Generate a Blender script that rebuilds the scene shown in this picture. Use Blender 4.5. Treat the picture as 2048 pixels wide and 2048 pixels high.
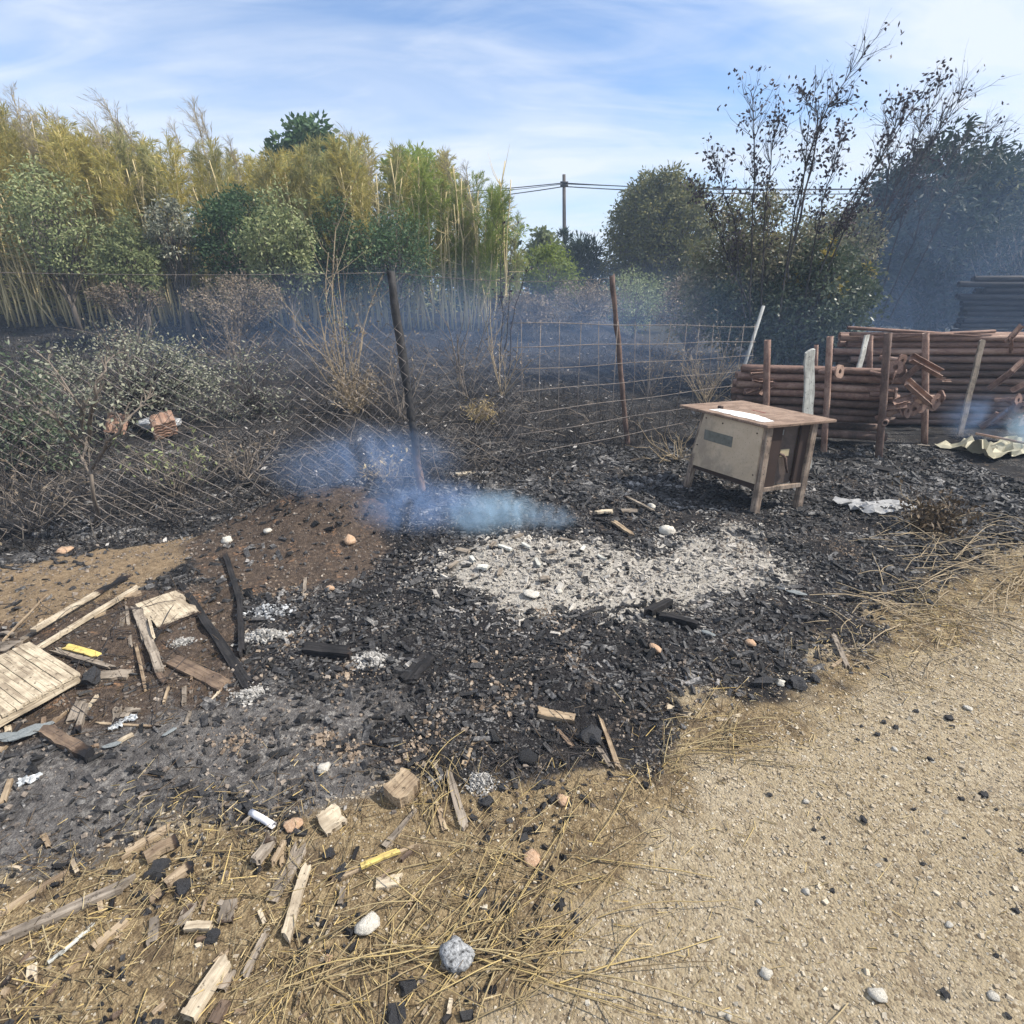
import bpy, math, random
import numpy as np
from mathutils import Vector, Matrix, Quaternion

S = bpy.context.scene
for o in list(bpy.data.objects):
    bpy.data.objects.remove(o)
RAD = math.radians

# ------------------------------------------------------------------ camera
EYE = 1.6
FPX = 1137.0                       # focal length in pixels of a 2048 px frame
PITCH = math.atan((1024 - 585) / FPX)
cam_d = bpy.data.cameras.new('camera')
cam_d.sensor_width = 36.0
cam_d.lens = 36.0 * FPX / 2048.0
cam_d.clip_start = 0.05
cam_d.clip_end = 3000
cam = bpy.data.objects.new('camera', cam_d)
S.collection.objects.link(cam)
cam.location = (0, 0, EYE)
cam.rotation_euler = (math.pi / 2 - PITCH, 0, 0)
S.camera = cam

# ------------------------------------------------------------------ sky, sun, exposure
SUN_AZ, SUN_EL = RAD(91), RAD(47)
SKY_STRENGTH, SUN_STRENGTH = 0.12, 4.6
w = bpy.data.worlds.new('World'); S.world = w; w.use_nodes = True
nt = w.node_tree; nt.nodes.clear()
def N(t, **kw):
    n = nt.nodes.new(t)
    for k, v in kw.items(): setattr(n, k, v)
    return n
wo = N('ShaderNodeOutputWorld'); bg = N('ShaderNodeBackground'); bg.inputs[1].default_value = SKY_STRENGTH
sky = N('ShaderNodeTexSky', sky_type='NISHITA', sun_disc=False, sun_elevation=SUN_EL, sun_rotation=SUN_AZ,
        air_density=1.0, dust_density=0.6, ozone_density=2.2)
tc = N('ShaderNodeTexCoord'); sep = N('ShaderNodeSeparateXYZ')
nt.links.new(tc.outputs['Generated'], sep.inputs[0])
def M(op, a, b=None, c=None):
    n = N('ShaderNodeMath', operation=op)
    for i, v in enumerate((a, b, c)):
        if v is None: continue
        if isinstance(v, (int, float)): n.inputs[i].default_value = v
        else: nt.links.new(v, n.inputs[i])
    return n.outputs[0]
zz = M('ADD', M('MAXIMUM', sep.outputs[2], 0.0), 0.16)
comb = N('ShaderNodeCombineXYZ')
nt.links.new(M('DIVIDE', sep.outputs[0], zz), comb.inputs[0])
nt.links.new(M('DIVIDE', sep.outputs[1], zz), comb.inputs[1])
def cloud(rot, scale, seed, detail, lo, hi, dist=0.6):
    mp = N('ShaderNodeMapping'); mp.inputs['Rotation'].default_value = (0, 0, RAD(rot)); mp.inputs['Scale'].default_value = scale
    mp.inputs['Location'].default_value = (seed, seed * 0.37, 0)
    nt.links.new(comb.outputs[0], mp.inputs[0])
    no = N('ShaderNodeTexNoise'); no.inputs['Scale'].default_value = 1.0; no.inputs['Detail'].default_value = detail
    no.inputs['Roughness'].default_value = 0.55; no.inputs['Distortion'].default_value = dist
    nt.links.new(mp.outputs[0], no.inputs['Vector'])
    mr = N('ShaderNodeMapRange', interpolation_type='SMOOTHSTEP'); mr.inputs[1].default_value = lo; mr.inputs[2].default_value = hi
    nt.links.new(no.outputs[0], mr.inputs[0])
    return mr.outputs[0]
c1 = cloud(28, (-0.55, 1.25, 1), 3.7, 6, 0.26, 0.62)
c2 = cloud(-18, (-1.3, 3.2, 1), 11.2, 7, 0.42, 0.80, 1.2)
cm = M('MINIMUM', M('ADD', M('MULTIPLY', c1, 0.80), M('MULTIPLY', c2, 0.35)), 0.92)
tint = N('ShaderNodeMixRGB', blend_type='MULTIPLY'); tint.inputs[0].default_value = 1.0
tint.inputs[2].default_value = (0.92, 1.0, 1.12, 1)
nt.links.new(sky.outputs[0], tint.inputs[1])
mix = N('ShaderNodeMixRGB'); mix.inputs[2].default_value = (5.0, 5.4, 6.1, 1)
nt.links.new(cm, mix.inputs[0]); nt.links.new(tint.outputs[0], mix.inputs[1])
nt.links.new(mix.outputs[0], bg.inputs[0]); nt.links.new(bg.outputs[0], wo.inputs[0])

sun_vec = Vector((math.sin(SUN_AZ) * math.cos(SUN_EL), math.cos(SUN_AZ) * math.cos(SUN_EL), math.sin(SUN_EL)))
sl = bpy.data.lights.new('sun', 'SUN'); sl.energy = SUN_STRENGTH; sl.angle = RAD(0.6); sl.color = (1.0, 0.93, 0.82)
so = bpy.data.objects.new('sun', sl); S.collection.objects.link(so)
so.rotation_euler = sun_vec.to_track_quat('Z', 'Y').to_euler()
S.view_settings.view_transform = 'Standard'; S.view_settings.look = 'None'
S.view_settings.exposure = 0.6; S.view_settings.gamma = 1.0; S.view_settings.use_curve_mapping = False
S.cycles.max_bounces = 6; S.cycles.diffuse_bounces = 2; S.cycles.glossy_bounces = 2
S.cycles.transmission_bounces = 3; S.cycles.volume_bounces = 1; S.cycles.transparent_max_bounces = 6
S.cycles.volume_step_rate = 1.0; S.cycles.volume_max_steps = 128
S.cycles.use_denoising = True
S.cycles.use_light_tree = False

# ------------------------------------------------------------------ numeric helpers
def rng(seed): return np.random.default_rng(seed)
def _hash(ix, iy, seed):
    h = (ix.astype(np.int64) * 374761393 + iy.astype(np.int64) * 668265263 + seed * 1442695041) & 0xffffffff
    h = ((h ^ (h >> 13)) * 1274126177) & 0xffffffff
    return ((h ^ (h >> 16)) & 0xffff) / 65535.0
def vn(x, y, seed=0):
    x = np.asarray(x, float); y = np.asarray(y, float)
    ix = np.floor(x); iy = np.floor(y); fx = x - ix; fy = y - iy
    fx = fx * fx * (3 - 2 * fx); fy = fy * fy * (3 - 2 * fy)
    a = _hash(ix, iy, seed); b = _hash(ix + 1, iy, seed); c = _hash(ix, iy + 1, seed); d = _hash(ix + 1, iy + 1, seed)
    return (a * (1 - fx) + b * fx) * (1 - fy) + (c * (1 - fx) + d * fx) * fy
def fbm(x, y, seed=0, octv=4):
    s = 0; a = 0.5
    for i in range(octv):
        s = s + a * vn(x * 2 ** i, y * 2 ** i, seed + i * 17); a *= 0.5
    return s / (1 - 0.5 ** octv)
def sst(a, b, x):
    t = np.clip((np.asarray(x, float) - a) / (b - a), 0, 1); return t * t * (3 - 2 * t)

CP, SP = math.cos(PITCH), math.sin(PITCH)
def ray(px, py):
    u = (px - 1024) / FPX; v = (1024 - py) / FPX
    return np.array([u, CP + v * SP, -SP + v * CP])
def at(px, py, Y):                     # the point seen at (px, py) that stands Y metres ahead
    d = ray(px, py); t = Y / d[1]
    return np.array([0, 0, EYE]) + t * d
def flat(px, py):
    d = ray(px, py); t = EYE / -d[2]
    return np.array([t * d[0], t * d[1]])
def axdepth(p):                        # distance along the optical axis
    return p[1] * CP - (p[2] - EYE) * SP
def metres(px_len, p): return px_len * axdepth(p) / FPX

def polysd(poly, X, Y):                # signed distance, positive inside
    P = np.asarray(poly, float); n = len(P)
    d2 = np.full(X.shape, 1e18); ins = np.zeros(X.shape, bool)
    for i in range(n):
        ax, ay = P[i]; bx, by = P[(i + 1) % n]
        ex, ey = bx - ax, by - ay
        t = np.clip(((X - ax) * ex + (Y - ay) * ey) / (ex * ex + ey * ey + 1e-12), 0, 1)
        dx = X - ax - t * ex; dy = Y - ay - t * ey
        d2 = np.minimum(d2, dx * dx + dy * dy)
        c = ((ay > Y) != (by > Y)) & (X < (bx - ax) * (Y - ay) / (by - ay + 1e-12) + ax)
        ins ^= c
    d = np.sqrt(d2); return np.where(ins, d, -d)
def gpoly(pts): return [flat(x, y) for x, y in pts]

# ------------------------------------------------------------------ terrain
FEN = [(-9.0, 2.6), (-3.6, 3.75), (-0.75, 4.67), (1.35, 6.4), (3.6, 8.9), (8.0, 13.5)]
def fence_y(x):
    return np.interp(x, [p[0] for p in FEN], [p[1] for p in FEN])
def terrain(x, y):
    x = np.asarray(x, float); y = np.asarray(y, float)
    s = y - np.maximum(fence_y(x), 3.6)
    rise = 0.098 * np.clip(s - 0.8, 0, 10.5)
    rise = rise * (1 - sst(2.0, 5.5, x)) * (1 - sst(60, 200, np.abs(y)))
    dip = -0.12 * np.exp(-((s - 0.1) / 0.7) ** 2) * sst(0.2, -1.2, x) * 1.0
    mound = 0.30 * np.exp(-(((x + 1.40) / 0.72) ** 2 + ((y - 4.05) / 0.5) ** 2))
    heap = 0.10 * np.exp(-(((x - 0.35) / 0.9) ** 2 + ((y - 4.25) / 0.45) ** 2))
    heap2 = 0.07 * np.exp(-(((x - 0.2) / 0.7) ** 2 + ((y - 3.3) / 0.35) ** 2))
    near = 1 - sst(6, 14, np.hypot(x, y))
    rough = sst(1.9, 3.0, y + 0.35 * -x) * near
    nz = (fbm(x * 1.3, y * 1.3, 5, 3) - 0.5) * 0.10 * sst(0.5, 3, np.hypot(x, y))
    n2 = (fbm(x * 7, y * 7, 9, 3) - 0.5) * (0.012 + 0.035 * rough)
    return rise + dip + mound + heap + heap2 + nz * 0.6 + n2 - 0.0
def gz(x, y): return float(terrain(np.array([x]), np.array([y]))[0])
def G(px, py):                         # where the sight line of (px, py) meets the ground
    d = ray(px, py); o = np.array([0, 0, EYE])
    ts = np.linspace(0.7, 40, 2400)
    P = o[None] + ts[:, None] * d[None]
    h = P[:, 2] - terrain(P[:, 0], P[:, 1])
    k = np.argmax(h < 0)
    if h[k] >= 0: k = len(ts) - 1
    a, b = ts[max(k - 1, 0)], ts[k]
    for _ in range(12):
        m = (a + b) / 2; p = o + m * d
        if p[2] - gz(p[0], p[1]) < 0: b = m
        else: a = m
    return o + b * d

# ------------------------------------------------------------------ mesh helpers
COL = S.collection
class Geo:
    def __init__(s): s.V = []; s.F = {}; s.n = 0; s.A = []
    def add(s, V, *Fs, a=None):
        V = np.asarray(V, float).reshape(-1, 3)
        for F in Fs:
            F = np.asarray(F, int)
            if F.size: s.F.setdefault(F.shape[1], []).append(F + s.n)
        s.V.append(V); s.n += len(V)
        s.A.append(np.zeros(len(V)) if a is None else np.broadcast_to(np.asarray(a, float), (len(V),)))
        return s
    def mesh(s, name, mat=None, smooth=False, attr=False):
        V = np.concatenate(s.V)
        me = bpy.data.meshes.new(name)
        groups = [np.concatenate(f) for k, f in sorted(s.F.items())]
        nl = sum(f.size for f in groups); nf = sum(len(f) for f in groups)
        me.vertices.add(len(V)); me.vertices.foreach_set('co', V.ravel().astype(np.float32))
        me.loops.add(nl); me.loops.foreach_set('vertex_index', np.concatenate([f.ravel() for f in groups]).astype(np.int32))
        me.polygons.add(nf)
        tot = np.concatenate([np.full(len(f), f.shape[1]) for f in groups])
        me.polygons.foreach_set('loop_start', np.concatenate([[0], np.cumsum(tot)[:-1]]).astype(np.int32))
        me.polygons.foreach_set('use_smooth', np.full(nf, bool(smooth)))
        if attr:
            at_ = me.attributes.new('wear', 'FLOAT', 'POINT'); at_.data.foreach_set('value', np.concatenate(s.A).astype(np.float32))
        me.update(calc_edges=True); me.validate()
        if mat: me.materials.append(mat)
        return me
def link(name, me, parent=None, loc=None, rot=None, scale=None):
    o = bpy.data.objects.new(name, me); COL.objects.link(o)
    if parent is not None: o.parent = parent
    if loc is not None: o.location = tuple(loc)
    if rot is not None: o.rotation_euler = rot
    if scale is not None: o.scale = scale if hasattr(scale, '__len__') else (scale,) * 3
    return o
def tag(o, label=None, cat=None, group=None, kind=None):
    if label: o['label'] = label
    if cat: o['category'] = cat
    if group: o['group'] = group
    if kind: o['kind'] = kind
    return o
def dup(root, loc=None, rot=None, scale=None):
    r = root.copy(); COL.objects.link(r)
    if loc is not None: r.location = tuple(loc)
    if rot is not None: r.rotation_euler = rot
    if scale is not None: r.scale = scale if hasattr(scale, '__len__') else (scale,) * 3
    for ch in root.children:
        c = ch.copy(); COL.objects.link(c); c.parent = r
    return r

BOXF = np.array([[0, 3, 2, 1], [4, 5, 6, 7], [0, 1, 5, 4], [1, 2, 6, 5], [2, 3, 7, 6], [3, 0, 4, 7]])
def boxv(lo, hi):
    x0, y0, z0 = lo; x1, y1, z1 = hi
    return np.array([[x0, y0, z0], [x1, y0, z0], [x1, y1, z0], [x0, y1, z0], [x0, y0, z1], [x1, y0, z1], [x1, y1, z1], [x0, y1, z1]], float)
def frame(d):
    d = np.asarray(d, float); d = d / np.linalg.norm(d)
    u = np.cross(d, [0, 0, 1.0]) if abs(d[2]) < 0.95 else np.cross(d, [1.0, 0, 0])
    u /= np.linalg.norm(u); return d, u, np.cross(u, d)
def tube(P, R, n=6, cap=True):
    P = np.asarray(P, float); m = len(P); R = np.broadcast_to(np.asarray(R, float), (m,))
    T = np.gradient(P, axis=0)
    T /= np.linalg.norm(T, axis=1)[:, None] + 1e-9
    ref = np.array([0.31, 0.47, 0.83]) if abs(T[0] @ np.array([0.31, 0.47, 0.83])) < 0.9 else np.array([1.0, 0, 0])
    U = np.cross(T, ref); U /= np.linalg.norm(U, axis=1)[:, None] + 1e-9
    W = np.cross(T, U)
    a = np.arange(n) * 2 * math.pi / n
    V = P[:, None] + R[:, None, None] * (np.cos(a)[None, :, None] * U[:, None] + np.sin(a)[None, :, None] * W[:, None])
    i = np.arange(m - 1)[:, None] * n; j = np.arange(n)[None]; k = (np.arange(n)[None] + 1) % n
    F = np.stack([i + j, i + k, i + n + k, i + n + j], -1).reshape(-1, 4)
    out = [F]
    if cap and n > 2:
        out += [np.arange(n)[None, ::-1], (np.arange(n) + (m - 1) * n)[None]]
    return V.reshape(-1, 3), out
def unit(v): return v / (np.linalg.norm(v, axis=-1, keepdims=True) + 1e-9)
def leaves(P, D, L, Wd, r, fold=True):
    """one pointed leaf per row: start P, direction D, length L, width Wd"""
    n = len(P); D = unit(D)
    s = unit(np.cross(D, r.normal(size=(n, 3))))
    L = np.broadcast_to(L, (n,))[:, None]; Wd = np.broadcast_to(Wd, (n,))[:, None]
    m = P + D * L * 0.45
    V = np.stack([P, m + s * Wd * 0.5, P + D * L, m - s * Wd * 0.5], 1).reshape(-1, 3)
    return V, np.arange(n * 4).reshape(-1, 4)
def blades(P, D, L, R, r):
    """straight thin three-sided stalks"""
    n = len(P); D = unit(D); s = unit(np.cross(D, r.normal(size=(n, 3)))); t = np.cross(D, s)
    L = np.broadcast_to(L, (n,))[:, None]; R = np.broadcast_to(R, (n,))[:, None]
    V = []
    for e in (0, 1):
        for k in range(3):
            a = k * 2.0944
            V.append(P + D * L * e + (s * math.cos(a) + t * math.sin(a)) * R * (1 - 0.5 * e))
    V = np.stack(V, 1).reshape(-1, 3)
    b = np.arange(n)[:, None] * 6
    F = np.concatenate([b + np.array([[0, 1, 4, 3]]), b + np.array([[1, 2, 5, 4]]), b + np.array([[2, 0, 3, 5]])])
    return V, F
def rotmats(n, r, flatness=1.0):
    """random rotations, yaw free, tilt scaled by flatness"""
    a = r.uniform(0, 2 * math.pi, n); b = r.normal(0, 0.5 * flatness, n); c = r.normal(0, 0.5 * flatness, n)
    z = np.zeros(n); o = np.ones(n)
    Rz = np.stack([np.cos(a), -np.sin(a), z, np.sin(a), np.cos(a), z, z, z, o], -1).reshape(n, 3, 3)
    Rx = np.stack([o, z, z, z, np.cos(b), -np.sin(b), z, np.sin(b), np.cos(b)], -1).reshape(n, 3, 3)
    Ry = np.stack([np.cos(c), z, np.sin(c), z, o, z, -np.sin(c), z, np.cos(c)], -1).reshape(n, 3, 3)
    return Rz @ Rx @ Ry
def chunks(P, SZ, r, flatness=1.0, jit=0.28):
    """n irregular little blocks, sizes SZ (n,3), centred on P"""
    n = len(P)
    B = boxv((-.5, -.5, -.5), (.5, .5, .5))[None] * np.ones((n, 1, 1))
    B = B * (1 + r.uniform(-jit, jit, (n, 8, 3))) * SZ[:, None]
    R = rotmats(n, r, flatness)
    V = np.einsum('nij,nkj->nki', R, B) + P[:, None]
    F = (np.arange(n)[:, None, None] * 8 + BOXF[None]).reshape(-1, 4)
    return V.reshape(-1, 3), F

# ------------------------------------------------------------------ materials
def mat(name, build):
    m = bpy.data.materials.new(name); m.use_nodes = True
    t = m.node_tree; t.nodes.clear()
    build(t); return m
class NB:
    def __init__(s, t): s.t = t
    def n(s, typ, props=None, **ins):
        nd = s.t.nodes.new(typ)
        for k, v in (props or {}).items(): setattr(nd, k, v)
        for k, v in ins.items():
            key = k.replace('_', ' ')
            if key.isdigit() or (key[0] == 'i' and key[1:].isdigit()): key = int(key.lstrip('i'))
            if hasattr(v, 'links') or hasattr(v, 'is_linked'): s.t.links.new(v, nd.inputs[key])
            elif isinstance(v, tuple) and len(v) == 3 and nd.inputs[key].type == 'RGBA': nd.inputs[key].default_value = (*v, 1)
            else: nd.inputs[key].default_value = v
        return nd
    def noise(s, vec, scale, detail=4, rough=0.6, dist=0.0):
        return s.n('ShaderNodeTexNoise', Vector=vec, Scale=scale, Detail=detail, Roughness=rough, Distortion=dist).outputs[0]
    def ramp(s, fac, stops):
        nd = s.n('ShaderNodeValToRGB', Fac=fac); cr = nd.color_ramp
        while len(cr.elements) > 1: cr.elements.remove(cr.elements[-1])
        cr.elements[0].position = stops[0][0]; cr.elements[0].color = (*stops[0][1], 1)
        for p, c in stops[1:]:
            e = cr.elements.new(p); e.color = (*c, 1)
        return nd.outputs[0]
    def mix(s, f, a, b, blend='MIX'):
        nd = s.n('ShaderNodeMix', {'data_type': 'RGBA', 'blend_type': blend})
        for i, v in ((0, f), (6, a), (7, b)):
            if isinstance(v, (int, float)): nd.inputs[i].default_value = v
            elif isinstance(v, tuple): nd.inputs[i].default_value = (*v, 1)
            else: s.t.links.new(v, nd.inputs[i])
        return nd.outputs[2]
    def m(s, op, a, b=0.0, clamp=False):
        nd = s.n('ShaderNodeMath', {'operation': op, 'use_clamp': clamp})
        for i, v in enumerate((a, b)):
            if isinstance(v, (int, float)): nd.inputs[i].default_value = v
            else: s.t.links.new(v, nd.inputs[i])
        return nd.outputs[0]
    def mr(s, v, a, b, c=0.0, d=1.0):
        nd = s.n('ShaderNodeMapRange', {'interpolation_type': 'SMOOTHSTEP'}, i0=v, i1=a, i2=b, i3=c, i4=d); return nd.outputs[0]
    def out(s, shader): s.n('ShaderNodeOutputMaterial', Surface=shader)
    def attr(s, name, which=2): return s.n('ShaderNodeAttribute', {'attribute_name': name}).outputs[which]
    def pbsdf(s, col, rough=0.85, bump=None, bstr=0.5, bdist=0.01, spec=0.3, metal=0.0):
        p = s.n('ShaderNodeBsdfPrincipled')
        for k, v in (('Base Color', col), ('Roughness', rough), ('Specular IOR Level', spec), ('Metallic', metal)):
            if isinstance(v, tuple): p.inputs[k].default_value = (*v, 1)
            elif isinstance(v, (int, float)): p.inputs[k].default_value = v
            else: s.t.links.new(v, p.inputs[k])
        if bump is not None:
            b = s.n('ShaderNodeBump', Strength=bstr, Distance=bdist, Height=bump)
            s.t.links.new(b.outputs[0], p.inputs['Normal'])
        return p.outputs[0]

def leaf_mat(name, cols, trans=0.35, rough=0.6):
    def b(t):
        s = NB(t)
        isl = s.n('ShaderNodeNewGeometry').outputs['Random Per Island']
        ob = s.n('ShaderNodeObjectInfo').outputs['Random']
        k = s.m('FRACT', s.m('ADD', s.m('MULTIPLY', isl, 0.75), s.m('MULTIPLY', ob, 0.5)))
        n = len(cols)
        c = s.ramp(k, [(i / (n - 1), cc) for i, cc in enumerate(cols)])
        br = s.n('ShaderNodeHueSaturation', Color=c, Value=s.m('ADD', 0.75, s.m('MULTIPLY', ob, 0.5))).outputs[0]
        p = s.pbsdf(br, rough, spec=0.25)
        tr = s.n('ShaderNodeBsdfTranslucent', Color=br).outputs[0]
        mx = s.n('ShaderNodeMixShader', i0=trans, i1=p, i2=tr)
        s.out(mx.outputs[0])
    return mat(name, b)
def bark_mat(name, c1, c2, scale=6, wear=None):
    def b(t):
        s = NB(t); co = s.n('ShaderNodeTexCoord').outputs['Object']
        st = s.n('ShaderNodeMapping', Vector=co); st.inputs['Scale'].default_value = (1, 1, 0.2)
        n = s.noise(st.outputs[0], scale * 4, 5, 0.65)
        c = s.ramp(n, [(0.3, c1), (0.7, c2)])
        s.out(s.pbsdf(c, 0.9, n, 0.6, 0.01))
    return mat(name, b)
def wood_mat(name, c1, c2, dark, grain=(5, 95, 95)):
    """sawn wood with grain along local X; the wear attribute is how charred the wood is"""
    def b(t):
        s = NB(t); co = s.n('ShaderNodeTexCoord').outputs['Object']
        ob = s.n('ShaderNodeObjectInfo').outputs['Random']
        off = s.n('ShaderNodeCombineXYZ', X=s.m('MULTIPLY', ob, 37.0), Y=s.m('MULTIPLY', ob, 11.0)).outputs[0]
        v = s.n('ShaderNodeVectorMath', {'operation': 'ADD'}, i0=co, i1=off).outputs[0]
        mp = s.n('ShaderNodeMapping', Vector=v); mp.inputs['Scale'].default_value = grain
        g = s.noise(mp.outputs[0], 1.0, 5, 0.6, 0.4)
        big = s.noise(v, 9, 4, 0.6)
        spots = s.noise(v, 55, 4, 0.7)
        c = s.ramp(g, [(0.32, dark), (0.45, c1), (0.68, c2)])
        c = s.mix(s.mr(big, 0.40, 0.66), c, s.mix(0.72, c, dark))
        c = s.mix(s.mr(spots, 0.57, 0.70), c, tuple(x * 0.35 for x in dark))
        ch = s.m('ADD', s.attr('wear'), s.m('MULTIPLY', s.m('SUBTRACT', spots, 0.5), 0.55))
        c = s.mix(s.mr(ch, 0.25, 0.42), c, (0.045, 0.03, 0.022))
        c = s.mix(s.mr(ch, 0.42, 0.58), c, (0.014, 0.014, 0.016))
        s.out(s.pbsdf(c, 0.85, s.m('ADD', g, s.m('MULTIPLY', spots, 0.5)), 0.75, 0.004, spec=0.2))
    return mat(name, b)
def rock_mat(name, stops, scale=30, rough=0.9, bs=0.8, patch=0.0):
    def b(t):
        s = NB(t); co = s.n('ShaderNodeTexCoord').outputs['Object']
        ob = s.n('ShaderNodeObjectInfo').outputs['Random']
        isl = s.n('ShaderNodeNewGeometry').outputs['Random Per Island']
        off = s.n('ShaderNodeCombineXYZ', X=s.m('MULTIPLY', s.m('ADD', ob, isl), 37.0)).outputs[0]
        v = s.n('ShaderNodeVectorMath', {'operation': 'ADD'}, i0=co, i1=off).outputs[0]
        n = s.noise(v, scale, 6, 0.7)
        k = s.m('ADD', n, s.m('MULTIPLY', s.m('SUBTRACT', isl, 0.5), 0.35))
        if patch:
            pos = s.n('ShaderNodeNewGeometry').outputs['Position']
            k = s.m('ADD', k, s.m('MULTIPLY', s.m('SUBTRACT', s.noise(pos, 2.6, 4, .6), 0.52), patch))
        s.out(s.pbsdf(s.ramp(k, stops), rough, n, bs, 0.01, spec=0.3))
    return mat(name, b)

MT = {}
MT['scorch'] = leaf_mat('scorched_leaf_olive', [(.17, .155, .10), (.26, .235, .15), (.12, .12, .08), (.15, .17, .085), (.30, .26, .18)], 0.25)
MT['gloss'] = leaf_mat('bush_leaf_gloss', [(.05, .075, .045), (.09, .12, .07), (.065, .09, .055), (.22, .24, .17)], 0.25, 0.4)
MT['gold'] = leaf_mat('cane_leaf_golden', [(.41, .33, .08), (.56, .45, .14), (.32, .31, .09), (.50, .42, .16), (.22, .23, .08)], 0.4)
MT['olive'] = leaf_mat('cane_leaf_olive', [(.30, .28, .10), (.44, .39, .17), (.22, .25, .09), (.36, .33, .16), (.16, .17, .07)], 0.4)
MT['lime'] = leaf_mat('cane_leaf_lime', [(.22, .30, .06), (.30, .36, .08), (.18, .24, .06), (.32, .33, .10)], 0.45)
MT['plume'] = leaf_mat('cane_plume', [(.32, .27, .19), (.38, .33, .24), (.26, .23, .16)], 0.35)
MT['sage'] = leaf_mat('shrub_leaf_sage', [(.15, .19, .08), (.28, .31, .14), (.19, .23, .10), (.38, .39, .21)], 0.3)
MT['deep'] = leaf_mat('shrub_leaf_deep', [(.045, .085, .04), (.08, .14, .06), (.06, .11, .05), (.12, .17, .08)], 0.3)
MT['pale'] = leaf_mat('shrub_leaf_pale', [(.17, .18, .12), (.30, .30, .22), (.09, .11, .07), (.40, .40, .31), (.13, .13, .10)], 0.2)
MT['brown'] = leaf_mat('scorched_leaf_brown', [(.19, .15, .11), (.27, .21, .15), (.13, .11, .085), (.33, .26, .17)], 0.2)
MT['plum'] = leaf_mat('scorched_leaf_plum', [(.030, .024, .034), (.045, .035, .045), (.06, .045, .05)], 0.15)
MT['pine'] = leaf_mat('tree_leaf_dark', [(.022, .038, .026), (.036, .06, .036), (.03, .048, .032), (.06, .075, .04)], 0.25)
MT['dome'] = leaf_mat('tree_leaf_dome', [(.08, .10, .035), (.15, .15, .05), (.10, .115, .05), (.24, .21, .065)], 0.3)
MT['yellow'] = leaf_mat('scorched_leaf_yellow', [(.42, .33, .06), (.50, .40, .10), (.36, .28, .08)], 0.3)
MT['cane'] = bark_mat('cane_stem', (.42, .34, .17), (.60, .50, .28))
MT['bark'] = bark_mat('bark_grey', (.10, .085, .07), (.20, .17, .14))
MT['drytwig'] = bark_mat('dry_twig', (.22, .17, .11), (.40, .32, .21))
MT['darktwig'] = bark_mat('burnt_twig', (.022, .02, .022), (.07, .06, .055))
MT['ashtwig'] = bark_mat('ashen_twig', (.10, .085, .075), (.24, .20, .16))
MT['w_pale'] = wood_mat('wood_pale', (.46, .385, .28), (.60, .52, .39), (.20, .155, .11))
MT['w_grey'] = wood_mat('wood_weathered', (.24, .20, .16), (.36, .31, .25), (.09, .075, .06))
MT['w_tan'] = wood_mat('wood_tan', (.31, .235, .155), (.43, .34, .235), (.13, .09, .06))
MT['w_brown'] = wood_mat('wood_brown', (.17, .12, .085), (.26, .19, .13), (.07, .05, .04))
MT['w_char'] = wood_mat('wood_charred', (.02, .019, .02), (.04, .037, .036), (.010, .010, .011))
MT['w_yellow'] = wood_mat('wood_yellow_paint', (.60, .47, .13), (.68, .56, .22), (.36, .27, .12))
MT['w_white'] = wood_mat('wood_white_paint', (.52, .52, .47), (.66, .66, .60), (.30, .29, .26))
MT['coal'] = rock_mat('charcoal', [(0.25, (.010, .010, .010)), (0.42, (.026, .025, .026)), (0.58, (.060, .058, .058)), (0.70, (.15, .145, .14)), (0.82, (.34, .32, .30))], 60, 0.55, 0.8, 1.1)
MT['coal_black'] = rock_mat('coal_black', [(0.3, (.008, .008, .009)), (0.6, (.022, .022, .024)), (0.8, (.075, .075, .08))], 40, 0.6)
MT['ashlump'] = rock_mat('ash_lump', [(0.25, (.08, .078, .075)), (0.45, (.24, .23, .215)), (0.6, (.40, .385, .36)), (0.8, (.60, .58, .55))], 40)
MT['ashflake'] = rock_mat('ash_flake', [(0.18, (.08, .075, .07)), (0.34, (.25, .23, .205)), (0.55, (.38, .35, .31)), (0.78, (.50, .47, .42))], 40)
MT['stone'] = rock_mat('stone_pale', [(0.3, (.30, .27, .22)), (0.6, (.48, .45, .39)), (0.8, (.60, .57, .51))], 7)
MT['stone_grey'] = rock_mat('stone_sooty', [(0.40, (.02, .02, .022)), (0.50, (.20, .205, .21)), (0.68, (.46, .47, .48))], 8)
MT['stone_orange'] = rock_mat('stone_orange', [(0.3, (.26, .15, .09)), (0.6, (.42, .27, .17)), (0.8, (.50, .36, .25))], 7)
MT['slate'] = rock_mat('slate', [(0.3, (.07, .08, .085)), (0.6, (.15, .165, .17)), (0.8, (.26, .28, .28))], 18, 0.7, 0.4)
MT['pebble'] = rock_mat('pebble', [(0.2, (.20, .16, .11)), (0.5, (.36, .30, .22)), (0.72, (.50, .45, .36)), (0.85, (.66, .63, .56))], 20)
MT['straw'] = leaf_mat('straw', [(.40, .29, .11), (.52, .40, .18), (.26, .19, .10), (.46, .37, .20), (.15, .11, .06), (.36, .30, .18)], 0.1)
MT['straw_dark'] = leaf_mat('straw_scorched', [(.09, .06, .035), (.16, .11, .06), (.05, .035, .025), (.24, .17, .09)], 0.1)
MT['stubble'] = leaf_mat('burnt_stubble', [(.012, .012, .013), (.022, .020, .022), (.010, .010, .011), (.07, .06, .05)], 0.0)
MT['fleck'] = leaf_mat('ash_fleck', [(.30, .29, .28), (.20, .19, .18), (.42, .40, .38), (.12, .11, .10)], 0.0)

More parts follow.
